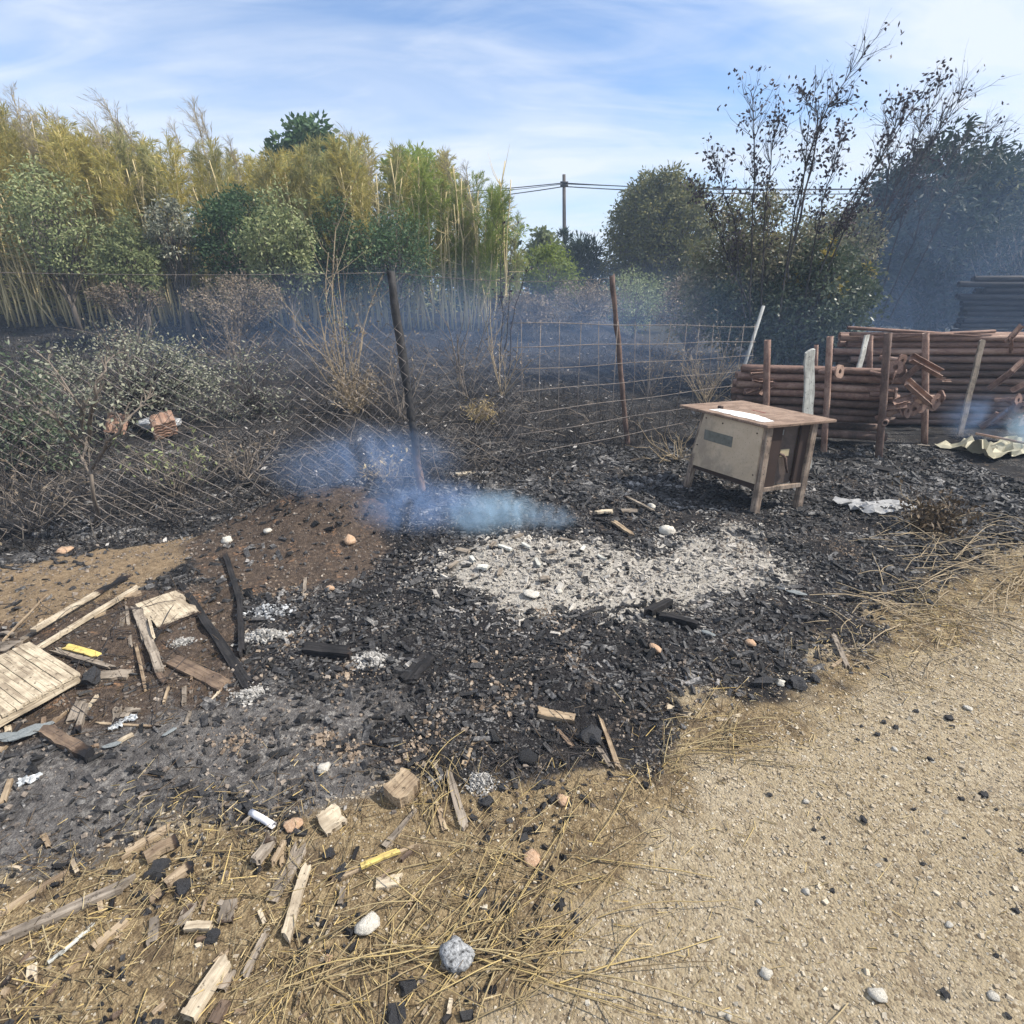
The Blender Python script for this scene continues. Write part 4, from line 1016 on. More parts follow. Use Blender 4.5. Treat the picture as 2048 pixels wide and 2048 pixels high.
def plank(px1, py1, px2, py2, wpx, T, mtl, label, name='plank', lift=0., cat='plank', roll=0., tilt=0., **kw):
    a = G(px1, py1); b = G(px2, py2); PSEED[0] += 1
    c = (a + b) / 2; W = metres(wpx, c); L = float(np.linalg.norm(b - a))
    # a board seen at a slant is wider than its drawn width along the sight line
    d = (b - a) / (L + 1e-9); sight = unit(c - np.array([0, 0, EYE])); across = np.cross([0, 0, 1], d)
    k = abs(across @ np.array([1, 0, 0])) + abs(across[1]) * max(.35, -sight[2])
    W = W / max(k, .35) * (1.25 if py1 > 1630 else 1.08)
    T = T * .72; q_ = rng(PSEED[0]); kw.setdefault('call', float(q_.choice([0, 0, .08, .14]))); kw.setdefault('rag0', .05); kw.setdefault('rag1', .05); kw.setdefault('taper0', float(q_.uniform(.7, 1.05))); kw.setdefault('taper1', float(q_.uniform(.7, 1.05))); kw.setdefault('warp', float(q_.normal(0, .004)))
    if 'c0' not in kw and 'c1' not in kw and q_.random() < .35: kw['c0' if q_.random() < .5 else 'c1'] = float(q_.uniform(.3, .6))
    me = plank_mesh(name, L, W, T, PSEED[0], mtl, **kw)
    up = np.array([roll, tilt, 1.0])
    zc = max(gz(a[0], a[1]), gz(c[0], c[1]) , gz(b[0], b[1])) * .5 + gz(c[0], c[1]) * .5
    o = link(name, me, None, (c[0], c[1], zc + T * .25 + lift * .8), orient(b - a, up))
    return tag(o, label, cat)
PL = [
 (71, 1274, 264, 1159, 17, .02, 'w_pale', 'long pale board with a burnt notch near its far end', dict(lift=.035, notch=(.72, .88), rag0=.0)),
 (20, 1336, 280, 1175, 13, .02, 'w_pale', 'long narrow pale lath lying under the notched board', dict(lift=.012)),
 (243, 1199, 288, 1186, 20, .018, 'w_tan', 'short rounded tan offcut at the tip of the pale lath', dict(taper1=.6)),
 (-30, 1302, 40, 1295, 20, .02, 'w_grey', 'grey board end poking in beside the slatted panel', dict()),
 (105, 1304, 236, 1344, 11, .018, 'w_grey', 'narrow grey batten beside the yellow strip', dict(taper1=.5, lift=.01)),
 (128, 1301, 203, 1322, 13, .008, 'w_yellow', 'small yellow painted strip resting on a grey batten', dict(lift=.028)),
 (180, 1357, 268, 1351, 19, .02, 'w_grey', 'short grey board with slanted ends by the slatted panel', dict(rag1=.04)),
 (274, 1213, 298, 1290, 20, .02, 'w_grey', 'stubby weathered board below the tan offcut', dict(rag0=.04)),
 (286, 1250, 324, 1352, 21, .02, 'w_grey', 'weathered board with a grey face beside the scorched plywood', dict(lift=.018)),
 (253, 1210, 263, 1300, 6, .012, 'w_grey', 'thin upright grey splinter beside the stubby weathered board', dict()),
 (272, 1288, 293, 1386, 7, .014, 'w_tan', 'thin tan splinter lying along the weathered board', dict(lift=.01)),
 (247, 1222, 240, 1268, 10, .012, 'w_grey', 'small grey slat leaning beside the thin splinter', dict()),
 (300, 1245, 312, 1290, 6, .012, 'w_pale', 'small pale splinter on top of the weathered board', dict(lift=.03)),
 (360, 1165, 505, 1385, 14, .035, 'w_char', 'long charred beam lying across the grey ash', dict(taper1=1.3, rag1=.1)),
 (450, 1110, 484, 1214, 11, .03, 'w_char', 'charred strip half sunk in the brown soil mound', dict(rag0=.05)),
 (480, 1200, 486, 1322, 13, .03, 'w_char', 'crumbling charred strip behind the long charred beam', dict(rag1=.08, call=.2)),
 (333, 1318, 455, 1378, 26, .02, 'w_brown', 'scorched brown board with one end burnt to ash', dict(c1=.2, rag0=.06, rag1=.05)),
 (166, 1398, 142, 1450, 22, .02, 'w_grey', 'grey board stub below the dark burnt lump', dict(rag0=.03)),
 (176, 1408, 154, 1474, 11, .03, 'w_grey', 'narrow grey batten with charred foot beside the board stub', dict(c1=.75)),
 (88, 1463, 186, 1522, 27, .05, 'w_brown', 'chunky dark beam with charred end near the grey slates', dict(c1=.8, c0=.2)),
 (236, 1415, 233, 1452, 13, .015, 'w_grey', 'small grey chip beside the crumpled foil', dict(taper0=1.4)),
 (262, 1415, 246, 1440, 16, .015, 'w_grey', 'small square grey chip behind the crumpled foil', dict()),
 (100, 1450, 140, 1418, 11, .012, 'w_tan', 'thin tan splinter at the edge of the slatted panel', dict(taper1=.4)),
 (3, 1292, 97, 1193, 4, .01, 'w_tan', 'long thin stick leaning left of the notched board', dict(lift=.02)),
 (186, 1448, 322, 1456, 4, .009, 'w_tan', 'long thin brown stick lying below the crumpled foil', dict()),
 (5, 1610, 24, 1555, 13, .015, 'w_tan', 'tan chip among dry stalks by the grey ash', dict(rag0=.03)),
 (240, 1716, 350, 1650, 17, .022, 'w_tan', 'tan board sticking out of dead grass at the ash edge', dict(rag0=.08, rag1=.05)),
 (284, 1729, 366, 1681, 27, .026, 'w_tan', 'broad tan board with a burnt black end', dict(c1=.75, rag0=.05, lift=.012)),
 (-30, 1850, 158, 1733, 11, .02, 'w_tan', 'long split slat along the edge of the ash', dict(rag1=.12)),
 (-20, 1896, 276, 1767, 22, .024, 'w_grey', 'longest weathered grey board in the dead grass', dict(rag1=.05, lift=.015)),
 (296, 1803, 327, 1785, 22, .018, 'w_tan', 'short tan offcut below the burnt stub', dict()),
 (326, 1783, 392, 1734, 20, .03, 'w_tan', 'tan stub with charred ends beside a black lump', dict(c0=.45, c1=.8, lift=.012)),
 (178, 1908, 264, 1836, 15, .02, 'w_tan', 'brown split board above the white shards', dict(rag1=.09)),
 (122, 1954, 184, 1903, 12, .018, 'w_tan', 'narrow split slat below the white shards', dict(rag0=.06)),
 (313, 1831, 304, 1897, 19, .018, 'w_grey', 'pale grey board end buried in dead grass', dict(rag1=.06)),
 (387, 1805, 358, 1862, 18, .02, 'w_grey', 'clean grey slat leaning in the dead grass', dict(rag1=.04)),
 (365, 1863, 432, 1861, 13, .02, 'w_pale', 'honey coloured wood chunk next to a black coal', dict(taper1=.7, lift=.012)),
 (463, 1921, 368, 2065, 34, .03, 'w_pale', 'broad split board with a cracked grey face', dict(rag0=.05, lift=.02)),
 (470, 1938, 440, 1990, 16, .022, 'w_grey', 'splintered strip along the broad split board', dict(rag0=.05)),
 (67, 1926, 61, 1988, 17, .018, 'w_pale', 'short pale slat standing in yellow grass', dict(rag1=.05)),
 (455, 2001, 424, 2060, 20, .03, 'w_brown', 'dark ridged board beside the broad split board', dict(rag0=.03)),
 (464, 1798, 448, 1858, 27, .02, 'w_grey', 'ashy grey board covered in pale dust', dict(call=.12)),
 (190, 1700, 228, 1690, 10, .012, 'w_tan', 'little tan chip beside the broad tan board', dict()),
 (607, 1688, 535, 1824, 27, .02, 'w_grey', 'wide weathered board with a dark knot', dict(rag0=.06, rag1=.06)),
 (617, 1729, 569, 1898, 18, .022, 'w_pale', 'long straight slat beside the wide weathered board', dict(rag0=.03, lift=.012)),
 (551, 1682, 510, 1742, 20, .025, 'w_grey', 'grey board end rising from a black hollow', dict(lift=.03)),
 (575, 1690, 545, 1745, 9, .02, 'w_tan', 'thin tan batten beside the grey board end', dict(lift=.03)),
 (536, 1862, 488, 1962, 12, .018, 'w_grey', 'narrow grey slat pointing to the broad split board', dict(rag0=.03)),
 (840, 1611, 758, 1708, 14, .018, 'w_grey', 'splintered slat in dry grass behind the yellow painted lath', dict(rag0=.08, rag1=.12, taper0=.6)),
 (849, 1688, 640, 1773, 12, .016, 'w_tan', 'long tan lath lying under the yellow painted one', dict(taper0=.4)),
 (806, 1707, 712, 1746, 13, .012, 'w_yellow', 'lath with bright yellow paint in dry grass', dict(lift=.02, rag0=.05, rag1=.05)),
 (746, 1772, 806, 1761, 20, .02, 'w_pale', 'short pale block with a black spot', dict(c0=.35)),
 (893, 1534, 932, 1670, 19, .022, 'w_grey', 'weathered board pointing away from the white ash heap', dict(rag0=.05)),
 (877, 1614, 892, 1670, 13, .018, 'w_tan', 'thin tan board next to the weathered board', dict(rag0=.05)),
 (868, 1524, 880, 1556, 10, .015, 'w_grey', 'small grey splinter at the head of the weathered board', dict(rag0=.03)),
 (954, 1471, 924, 1540, 13, .016, 'w_tan', 'pointed tan chip beside the black hollow', dict(taper0=.45)),
 (1068, 1425, 1160, 1444, 21, .035, 'w_tan', 'clean tan block half out of the black hollow', dict(c0=.2, rag0=.05)),
 (1198, 1432, 1241, 1550, 12, .018, 'w_tan', 'long tan splinter right of the curled coal', dict(c0=.35, taper0=.5)),
 (1185, 1482, 1226, 1545, 12, .018, 'w_grey', 'shorter splinter beside the long tan splinter', dict()),
 (1112, 1457, 1150, 1500, 10, .016, 'w_brown', 'brown burnt splinter below the tan block', dict(c1=.4)),
 (1325, 1411, 1388, 1436, 18, .018, 'w_pale', 'flat pale chip on the straw beside the black ground', dict(rag0=.04, rag1=.05)),
 (1427, 1442, 1484, 1432, 9, .016, 'w_pale', 'narrow pale chip lying on the gravel edge', dict(taper1=.5)),
 (1663, 1265, 1698, 1344, 11, .022, 'w_grey', 'grey slat pointing from the ash to the gravel track', dict(c1=.2)),
 (608, 1206, 611, 1158, 8, .01, 'w_grey', 'small grey stake standing in the brown soil', dict()),
 (862, 1308, 812, 1368, 40, .03, 'w_char', 'broad cracked charred plank flat in the coals', dict(rag0=.04)),
 (1310, 1238, 1405, 1262, 17, .05, 'w_char', 'charred log end beside the pale ash', dict(rag0=.05, taper1=.6, lift=.015)),
 (1290, 1238, 1345, 1210, 16, .045, 'w_char', 'forked charred stump beside the charred log end', dict(rag1=.05, lift=.03)),
 (600, 1300, 710, 1312, 20, .05, 'w_char', 'rounded charred log beside a white ash spot', dict(lift=.01, taper1=.8)),
 (1188, 1032, 1228, 1029, 10, .02, 'w_pale', 'pale split chip on the coal heap by the smoke', dict(taper0=.5, lift=.03)),
 (1225, 1045, 1268, 1076, 11, .02, 'w_tan', 'rusty brown board scrap on the coal heap', dict(lift=.02)),
 (1245, 995, 1310, 1028, 6, .016, 'w_grey', 'slim grey rod lying on the black coals', dict(lift=.02)),
 (1238, 1024, 1278, 1024, 6, .014, 'w_grey', 'short grey rod below the slim grey rod', dict(lift=.015)),
 (1700, 1310, 1660, 1340, 6, .014, 'w_tan', 'thin tan stick across the grey slat', dict()),
 (1880, 1045, 1920, 1060, 9, .018, 'w_grey', 'grey board scrap in the dry twigs by the track', dict()),
 (1752, 1093, 1790, 1104, 6, .012, 'w_pale', 'thin pale lath piece lying on black soil', dict()),
 (1690, 926, 1805, 950, 22, .02, 'w_char', 'flat black board laid as a shadow patch behind the cabinet', dict(lift=.015)),  # thin black board put in as a dark shadow patch
 (1830, 890, 1960, 905, 6, .012, 'w_grey', 'long grey lath lying before the pipe stack', dict()),
 (910, 950, 955, 946, 9, .02, 'w_pale', 'whitish wood scrap beside the foot of the chain mesh', dict()),
]
for (x1, y1, x2, y2, wp, T, ml, lab, kw) in PL:
    plank(x1, y1, x2, y2, wp, T, ml, lab, **kw)
# loose chips sharing one look in the pale ash
for k, (x, y, a_) in enumerate([(925, 1105, .3), (945, 1125, 1.2), (985, 1095, 2.0), (1010, 1100, .6), (1035, 1078, 2.4), (1052, 1096, .9), (1000, 1150, 1.8), (965, 1140, .1), (1100, 1110, 2.7), (1075, 1130, 1.3), (1130, 1085, .4), (1165, 1105, 1.9), (905, 1135, 2.2), (1205, 1120, .8), (1090, 1165, 2.9)]):
    l = 26 if k % 3 else 36
    plank(x - l * math.cos(a_) / 2, y - l * math.sin(a_) / 4, x + l * math.cos(a_) / 2, y + l * math.sin(a_) / 4, 8, .018, 'w_white' if k % 2 else 'w_grey', 'pale burnt out stick in the white ash bed', name='ash_stick', cat='stick', lift=.02, rag0=.02, rag1=.02)['group'] = 'burnt out sticks in the white ash'
# slatted panel
A_, B_, C_ = G(68, 1308), G(169, 1373), G(-60, 1505)
pan = link('slatted_panel', None, loc=B_ + [0, 0, .03]); tag(pan, 'pale panel of narrow grooved slats lying on the soil', 'panel')
dirS = (A_ - B_); LS = np.linalg.norm(dirS); dirS /= LS; dirA = (C_ - B_); LA = np.linalg.norm(dirA); dirA /= LA; ns = 17; pw = LA / ns
for k in range(ns):
    ctr = dirA * pw * (k + .5) + dirS * LS / 2 + np.array([0, 0, .035 + .0015 * (k % 3)])
    me = plank_mesh('slat', LS * (1 + .01 * (k % 2)), pw * .93, .012, 1500 + k, 'w_pale', 0.004, 0.004, call=.1 if k in (5, 6, 11) else 0)
    link('slat', me, pan, ctr, orient(dirS))
link('batten', plank_mesh('batten', LA, .03, .028, 1530, 'w_pale'), pan, dirA * LA / 2 + np.array([0, 0, .012]) + dirS * .018, orient(dirA))
link('batten', plank_mesh('batten', LA, .03, .028, 1531, 'w_grey'), pan, dirA * LA / 2 + np.array([0, 0, .012]) + dirS * (LS - .03), orient(dirA))
# scorched plywood square
A_, B_, C_, D_ = G(338, 1184), G(391, 1233), G(342, 1276), G(292, 1218)
c = (A_ + B_ + C_ + D_) / 4
me = plank_mesh('plywood_square', np.linalg.norm(B_ - A_), np.linalg.norm(C_ - B_), .012, 1540, 'w_pale', .01, .06, c1=.5, call=.13)
tag(link('plywood_square', me, None, c + [0, 0, .02], orient(B_ - A_)), 'scorched square of pale plywood beside the charred beam', 'board')
# solid blocks
c = G(806, 1590); tag(link('wood_block', plank_mesh('wood_block', .10, .085, .06, 1550, 'w_tan', .008, .008), None, c + [0, 0, .026], (RAD(4), RAD(-6), RAD(52))), 'thick sawn wood block at the edge of the ash', 'block')
c = G(664, 1648); tag(link('wood_square', plank_mesh('wood_square', .075, .075, .022, 1551, 'w_pale', .01, .01), None, c + [0, 0, .02], (RAD(12), RAD(-8), RAD(40))), 'small square wood offcut with swirling grain', 'offcut')

# white flaking stake behind the cabinet
a = at(1616, 830, 5.25); z0 = gz(a[0], 5.25); tpz = at(1618, 690, 5.25)[2]
me = plank_mesh('stake', tpz - z0 + .1, .105, .022, 1560, 'w_white', .0, .07, c0=.0, taper1=.85)
st = link('white_stake', me, None, (a[0], 5.25, (tpz + z0) / 2 - .05)); st.rotation_euler = orient(at(1618, 690, 5.25) - at(1613, 830, 5.25), up=(.2, -1, 0)); tag(st, 'flaking white wooden stake standing behind the cabinet', 'stake')
# ------------------------------------------------------------------ rusty steel props
def pipe_mesh(name, L, R, seed, mtl, n=10, hollow=True):
    g = Geo(); r = rng(seed)
    P = np.stack([np.linspace(-L / 2, L / 2, 5), np.zeros(5), np.zeros(5)], -1); P[:, 2] += r.normal(0, .003, 5)
    V, Fs = tube(P, R, n, False); g.add(V, *Fs)
    V2, Fs2 = tube(P, R * .8, n, False); g.add(V2, Fs2[0][:, ::-1])
    o = g.n - 2 * len(V)
    m = len(V)
    for base in (0, m - n):
        j = np.arange(n); k = (j + 1) % n
        F = np.stack([base + j, base + k, m + base + k, m + base + j], -1)
        g.F[4].append(F if base else F[:, ::-1])
    return g.mesh(name, MT[mtl], True)
PIPES = [pipe_mesh('pipe', 1.0, .04, 60 + i, 'rust') for i in range(2)]
PIPES_P = [pipe_mesh('pipe', 1.0, .04, 68 + i, 'darkpole') for i in range(2)]
PIPES_D = [pipe_mesh('pipe', 1.0, .04, 65 + i, 'rust_dark') for i in range(2)]
def put_pipe(a, b, R, label, group, dark=False, name='steel_pipe', kind=None):
    a = np.asarray(a, float); b = np.asarray(b, float); L = np.linalg.norm(b - a)
    me = (kind or (PIPES_D if dark else PIPES))[int(abs(a[0] * 100)) % 2]
    o = link(name, me, None, (a + b) / 2, orient(b - a), (L, R / .04, R / .04))
    return tag(o, label, 'pipe', group)
r = rng(61)
S0 = np.array([2.55, 6.30]); S1 = np.array([4.02, 5.98]); dS = (S1 - S0) / np.linalg.norm(S1 - S0); nS = np.array([-dS[1], dS[0]])
for row in range(7):
    for c in range(3):
        z = .31 + row * .082 + r.normal(0, .006) + gz(3.3, 6.1) * 0
        a = S0 - dS * r.uniform(-.05, .12) + nS * (.06 + c * .088 + r.normal(0, .006)); b = S1 + dS * r.uniform(-.12, .06) + nS * (.06 + c * .088 + r.normal(0, .006))
        put_pipe([*a, z + .02], [*b, z + r.normal(.01, .012)], .039, 'rusty pipe in the low rack behind the cabinet', 'pipes in the low rack', dark=row < 3)  # shade on the bottom rows is put into the darker rust colour
put_pipe([*(S0 + nS * .02 + dS * .35), .17], [*(S1 + nS * .02), .15], .045, 'sooty crossbar pipe under the low pipe rack', None, True)
put_pipe([*(S0 + nS * .26 - dS * .05), .20], [*(S1 + nS * .28), .20], .045, 'rear crossbar pipe under the low pipe rack', None, True)
B0 = np.array([4.02, 7.25]); B1 = np.array([7.9, 6.95]); dB = (B1 - B0) / np.linalg.norm(B1 - B0); nB = np.array([-dB[1], dB[0]])
for row in range(13):
    for c in range(2 if row < 11 else 3):
        z = .06 + row * .086 + r.normal(0, .006)
        a = B0 - dB * r.uniform(-.25, .15) + nB * (c * .09 + r.normal(0, .008)); b = B1 + dB * r.uniform(-.3, .3) + nB * (c * .09 + r.normal(0, .01))
        put_pipe([*a, z], [*b, z + r.normal(0, .012)], .041, 'long rusty pipe in the tall stack under the smoke', 'pipes in the tall stack', dark=row < 10)  # rows below the crest take the darker rust as painted shade
for k, (x1, y1, x2, y2) in enumerate([(1695, 655, 1960, 672), (1700, 668, 1905, 668), (1720, 676, 1990, 662)]):
    put_pipe(at(x1, y1, 7.12), at(x2, y2, 7.1), .02, ['thin pipe lying along the crest of the tall stack', 'short thin pipe on the crest of the tall stack', 'thin pipe slanting over the tall stack to the angle iron'][k], None)
def steel_post(label, top, foot, Y, R, dark, group=None, Yt=None):
    a = at(*foot, Y); a = np.array([a[0], Y, gz(a[0], Y) - .06]); b = at(*top, Yt or Y)
    o = put_pipe(a, b, R, label, group, dark, 'steel_post'); o['category'] = 'post'
steel_post('rusty post at the cabinet end of the low rack', (1536, 680), (1533, 880), 6.12, .034, False)
steel_post('rusty post in the middle of the low rack', (1661, 673), (1648, 908), 5.93, .032, False)
steel_post('sooty post at the smoky end of the low rack', (1777, 666), (1758, 921), 5.72, .036, True)
steel_post('rusty post before the tall stack with flanges hung beside it', (1852, 666), (1850, 893), 6.28, .034, False)
steel_post('rusty post behind the low rack beside the slanted white strut', (1741, 672), (1740, 860), 6.75, .032, False)
steel_post('short rusty post behind the white stake', (1633, 690), (1633, 840), 6.6, .024, False)
# slanted struts
for (x1, y1, x2, y2, Y, wd, ml, lab) in [(1735, 668, 1718, 738, 6.55, .055, 'w_white', 'white slanted wooden strut behind the low rack'), (1966, 678, 1922, 862, 6.75, .075, 'w_grey', 'grey leaning board in front of the tall stack')]:
    a = at(x2, y2, Y - .1); b = at(x1, y1, Y)
    if ml == 'w_grey': a[2] = gz(a[0], a[1])
    else: a = a + (a - b) * 1.5
    me = plank_mesh('strut', np.linalg.norm(b - a), wd, .02, int(1570 + Y * 10), ml, .0, .02)
    o = link('strut', me, None, (a + b) / 2, orient(b - a, up=(.2, -1, .1))); tag(o, lab, 'strut')
# square flange plates with a hole, and channel pieces
def flange_mesh():
    g = Geo(); n = 8; h = .065; t = .007
    ang = np.arange(n) * 2 * math.pi / n + math.pi / 8
    sq = np.array([[h, h * .41], [h * .41, h], [-h * .41, h], [-h, h * .41], [-h, -h * .41], [-h * .41, -h], [h * .41, -h], [h, -h * .41]])
    sq = np.sign(sq) * np.maximum(np.abs(sq), h * .41); sq[[0, 1]] = [[h, h * .6], [h * .6, h]]; sq[[2, 3]] = [[-h * .6, h], [-h, h * .6]]; sq[[4, 5]] = [[-h, -h * .6], [-h * .6, -h]]; sq[[6, 7]] = [[h * .6, -h], [h, -h * .6]]
    rr = .024; ci = np.stack([np.cos(ang), np.sin(ang)], -1) * rr
    V = np.concatenate([np.c_[np.full(n, t), sq], np.c_[np.full(n, t), ci], np.c_[np.full(n, -t), sq], np.c_[np.full(n, -t), ci]])
    j = np.arange(n); k = (j + 1) % n
    g.add(V, np.stack([j, k, n + k, n + j], -1), np.stack([2 * n + j, 3 * n + j, 3 * n + k, 2 * n + k], -1), np.stack([j, 2 * n + j, 2 * n + k, k], -1), np.stack([n + j, n + k, 3 * n + k, 3 * n + j], -1))
    return g.mesh('plate', MT['rust'])
FL = flange_mesh()
g = Geo(); V, Fs = tube(np.array([[0.0, 0, 0], [.22, 0, 0]]), .026, 8, False); g.add(V, *Fs); STUB = g.mesh('tube', MT['rust'], True)
def chan_mesh(L):
    g = Geo(); w_ = .035; t = .006
    for lo, hi in (((-L / 2, -w_, -t), (L / 2, w_, 0)), ((-L / 2, -w_, 0), (L / 2, -w_ + t, .035)), ((-L / 2, w_ - t, 0), (L / 2, w_, .035))): g.add(boxv(lo, hi), BOXF)
    return g.mesh('angle_iron', MT['rust'])
CH = chan_mesh(.30)
r = rng(66)
fl = [(1679, 743, 5.95), (1791, 735, 5.8), (1788, 755, 5.78), (1803, 722, 5.85), (1797, 742, 5.82), (1872, 802, 5.9), (1880, 795, 5.95), (1815, 822, 5.75), (1828, 818, 5.77), (1838, 812, 5.8), (1800, 820, 5.74), (1790, 790, 5.76), (1866, 808, 5.92), (2036, 800, 6.4), (2042, 815, 6.35), (2030, 822, 6.42), (2046, 840, 6.38), (2026, 845, 6.4)]
for k, (x, y, Y) in enumerate(fl):
    p = at(x, y, Y)
    lab = 'square steel flange hanging on the middle of the low rack' if k == 0 else ('rusty square flange on the pipe ends at the tall stack' if k < 13 else 'rusty square flange in the heap by the pale sheet')
    ro = link('prop_flange', None, loc=p, rot=(r.uniform(0, 1.5), r.normal(0, .25), (-math.pi / 2 + .5 if k == 0 else -math.pi / 2 + r.normal(.3, .5))))
    tag(ro, lab, 'flange', None if k == 0 else ('flanges on the pipe ends' if k < 13 else 'flanges in the heap by the pale sheet'))
    link('plate', FL, ro); link('tube', STUB, ro, rot=(0, 0, math.pi))
ch = [(1850, 733, 5.8, .45, 'sooty angle iron lying on top of the flanges', 1.2), (1822, 745, 5.78, -.9, 'rusty angle iron slanting between the flanges', .8), (1834, 785, 5.76, .6, 'broad rusty angle iron across the flange heap', 1.2), (1806, 800, 5.74, -.15, 'rusty angle iron under the flange heap', .9), (1790, 815, 5.72, -.2, 'short rusty channel at the bottom of the flange heap', .7), (1893, 762, 5.9, .05, 'stub of rusty channel at the end of the sooty angle iron', .35), (1882, 758, 5.85, .1, 'rusty square bracket beside the sooty angle iron', .35),
      (2027, 668, 6.9, -.95, 'rusty angle iron sticking up from the tall stack', .8), (2020, 690, 6.9, 1.0, 'rusty angle iron folded down from the tall stack crest', .7), (2030, 735, 6.6, -.8, 'grey angle iron across the tall stack front', .8), (2000, 760, 6.6, -.95, 'thin rusty angle iron hanging before the tall stack', .9), (2044, 770, 6.5, -.6, 'rusty angle iron near the picture of stacked flanges', .8), (1985, 840, 6.5, -.9, 'rusty angle iron standing by the pale sheet', .9)]
for k, (x, y, Y, a_, lab, s) in enumerate(ch):
    if 'picture' in lab: lab = 'short rusty angle iron above the flange heap by the pale sheet'
    p = at(x, y, Y); d = np.array([math.cos(a_), r.normal(0, .25), -math.sin(a_)])
    tag(link('angle_iron', CH, None, p, orient(d, up=(.1, -.8, .6)), s), lab, 'angle iron')
p = at(1782, 842, 5.68); put_pipe(p + [-.09, -.05, -.01], p + [.07, .16, .01], .028, 'short open pipe end under the flange heap', None)
for k in range(6):
    p = at(1516 + 4 * (k % 3), 745 + 18 * (k // 2), 6.22); tag(link('angle_iron', CH, None, p + [r.normal(0, .03), 0, 0], orient((math.cos(.25 * k), .2, .2 * math.sin(k * 1.7)), up=(0, -.7, .7)), .6), 'small rusty bracket at the open end of the low rack', 'angle iron', 'brackets at the low rack end')
# dark stack of long poles under the smoke
for row in range(20):
    for c in range(2):
        z = .06 + row * .092; x0 = 7.45 + r.normal(0, .08) + (0.05 if row % 2 else 0)
        put_pipe([x0, 10.0 + c * .1, z + r.normal(0, .006)], [x0 + 4.2, 9.75 + c * .1, z + r.normal(0, .015)], .044, 'dark pole in the high stack behind the smoke', 'poles in the high stack', True, 'dark_pole', PIPES_P)

# ------------------------------------------------------------------ power line
MT['pole'] = bark_mat('pole_wood', (.06, .05, .045), (.13, .11, .10))
MT['cable'] = plain('cable', (.03, .03, .035), .6)
ub = at(1131, 560, 30.0); ub[2] = gz(ub[0], 30.0); ut = at(1128, 349, 30.0)
pole = link('utility_pole', None, loc=ub); tag(pole, 'dark wooden utility pole standing beyond the trees', 'pole')
tube_obj('shaft', np.array([[0, 0, -.2], [(ut - ub)[0] * .5, 0, (ut - ub)[2] * .5], ut - ub]), [.10, .09, .075], MT['pole'], pole, 10)
for k, py in enumerate((366, 372)):
    p = at(1128, py, 30.0) - ub
    ins = tube_obj('insulator', [p + [-.18, -.12, 0], p + [.18, -.12, 0]], .05, MT['cable'], pole, 8)
for k, (lp, rp, py, lab) in enumerate([((925, 374), (1745, 362), 366, 'upper overhead cable crossing the sky'), ((1000, 381), (1760, 371), 373, 'lower overhead cable crossing the sky'), ((960, 376), (1900, 358), 368, 'thin overhead cable twisted along the upper one')]):
    c = at(1128, py, 29.87); l = at(*lp, 33.0); l = c + (l - c) * 5; rr_ = at(*rp, 30.5); rr_ = c + (rr_ - c) * 1.6
    P = []
    for a, b in ((l, c), (c, rr_)):
        t = np.linspace(0, 1, 14)[:, None]; q = a + (b - a) * t; q[:, 2] -= .35 * (4 * t * (1 - t))[:, 0]; P.append(q)
    P = np.concatenate([P[0], P[1][1:]])
    tag(tube_obj('cable', P, .022 if k < 2 else .014, MT['cable'], None, 5), lab, 'cable')

# ------------------------------------------------------------------ stones, lumps and scraps
def lump_mesh(name, seed, mtl, squash=.7, rough=.18, sub=2, sharp=False):
    import bmesh
    from mathutils import noise as mn
    bm = bmesh.new(); bmesh.ops.create_icosphere(bm, subdivisions=sub, radius=.5)
    for v in bm.verts:
        k = 1 + rough * 2 * mn.noise(v.co * 2.4 + Vector((seed * 7.3, 0, 0))) + rough * mn.noise(v.co * 6 + Vector((seed * 3.1, 5, 0)))
        v.co = Vector((v.co.x * k, v.co.y * k * .85, v.co.z * k * squash))
    me = bpy.data.meshes.new(name); bm.to_mesh(me); bm.free(); me.materials.append(MT[mtl])
    if not sharp: me.polygons.foreach_set('use_smooth', np.ones(len(me.polygons), bool))
    return me
def place_lump(px, py, wpx, me, label, name, cat, group=None, sink=.25, rotz=None, sc=(1, 1, 1)):
    p = G(px, py); s = metres(wpx, p); rz = (px * 13.7 + py * 7.1) % 6.28 if rotz is None else rotz
    o = link(name, me, None, (p[0], p[1], gz(p[0], p[1]) + s * (.5 - sink) * .6), (0, 0, rz), (s * sc[0], s * sc[1], s * sc[2]))
    return tag(o, label, cat, group)
LM = {k: [lump_mesh(k, 20 + i * 3 + j, k, .65, .34 if k == 'coal_black' else .27, 2, k in ('coal_black', 'slate')) for j in range(4)] for i, k in enumerate(['coal_black', 'stone', 'stone_grey', 'stone_orange', 'ashlump', 'slate'])}
place_lump(913, 1920, 72, lump_mesh('stone', 3, 'stone_grey', .75, .13, 3), 'big pale grey stone with sooty patches in the straw', 'stone', 'stone', sink=.2)
place_lump(735, 1855, 46, LM['stone'][0], 'rough pale stone beside long straw stalks', 'stone', 'stone')
place_lump(647, 1541, 27, LM['stone'][1], 'small white stone on the grey ash', 'stone', 'stone')
place_lump(587, 1652, 34, LM['stone_orange'][0], 'flat pinkish stone at the ash edge', 'stone', 'stone', sc=(1, 1.2, .5))
place_lump(1125, 1604, 26, LM['stone_orange'][1], 'orange stone in the scorched straw', 'stone', 'stone')
place_lump(656, 1918, 17, LM['stone_orange'][2], 'tiny orange stone in dead grass', 'stone', 'stone')
place_lump(1303, 1016, 17, LM['stone'][2], 'small white pebble on the black coals', 'stone', 'stone', sink=.1)
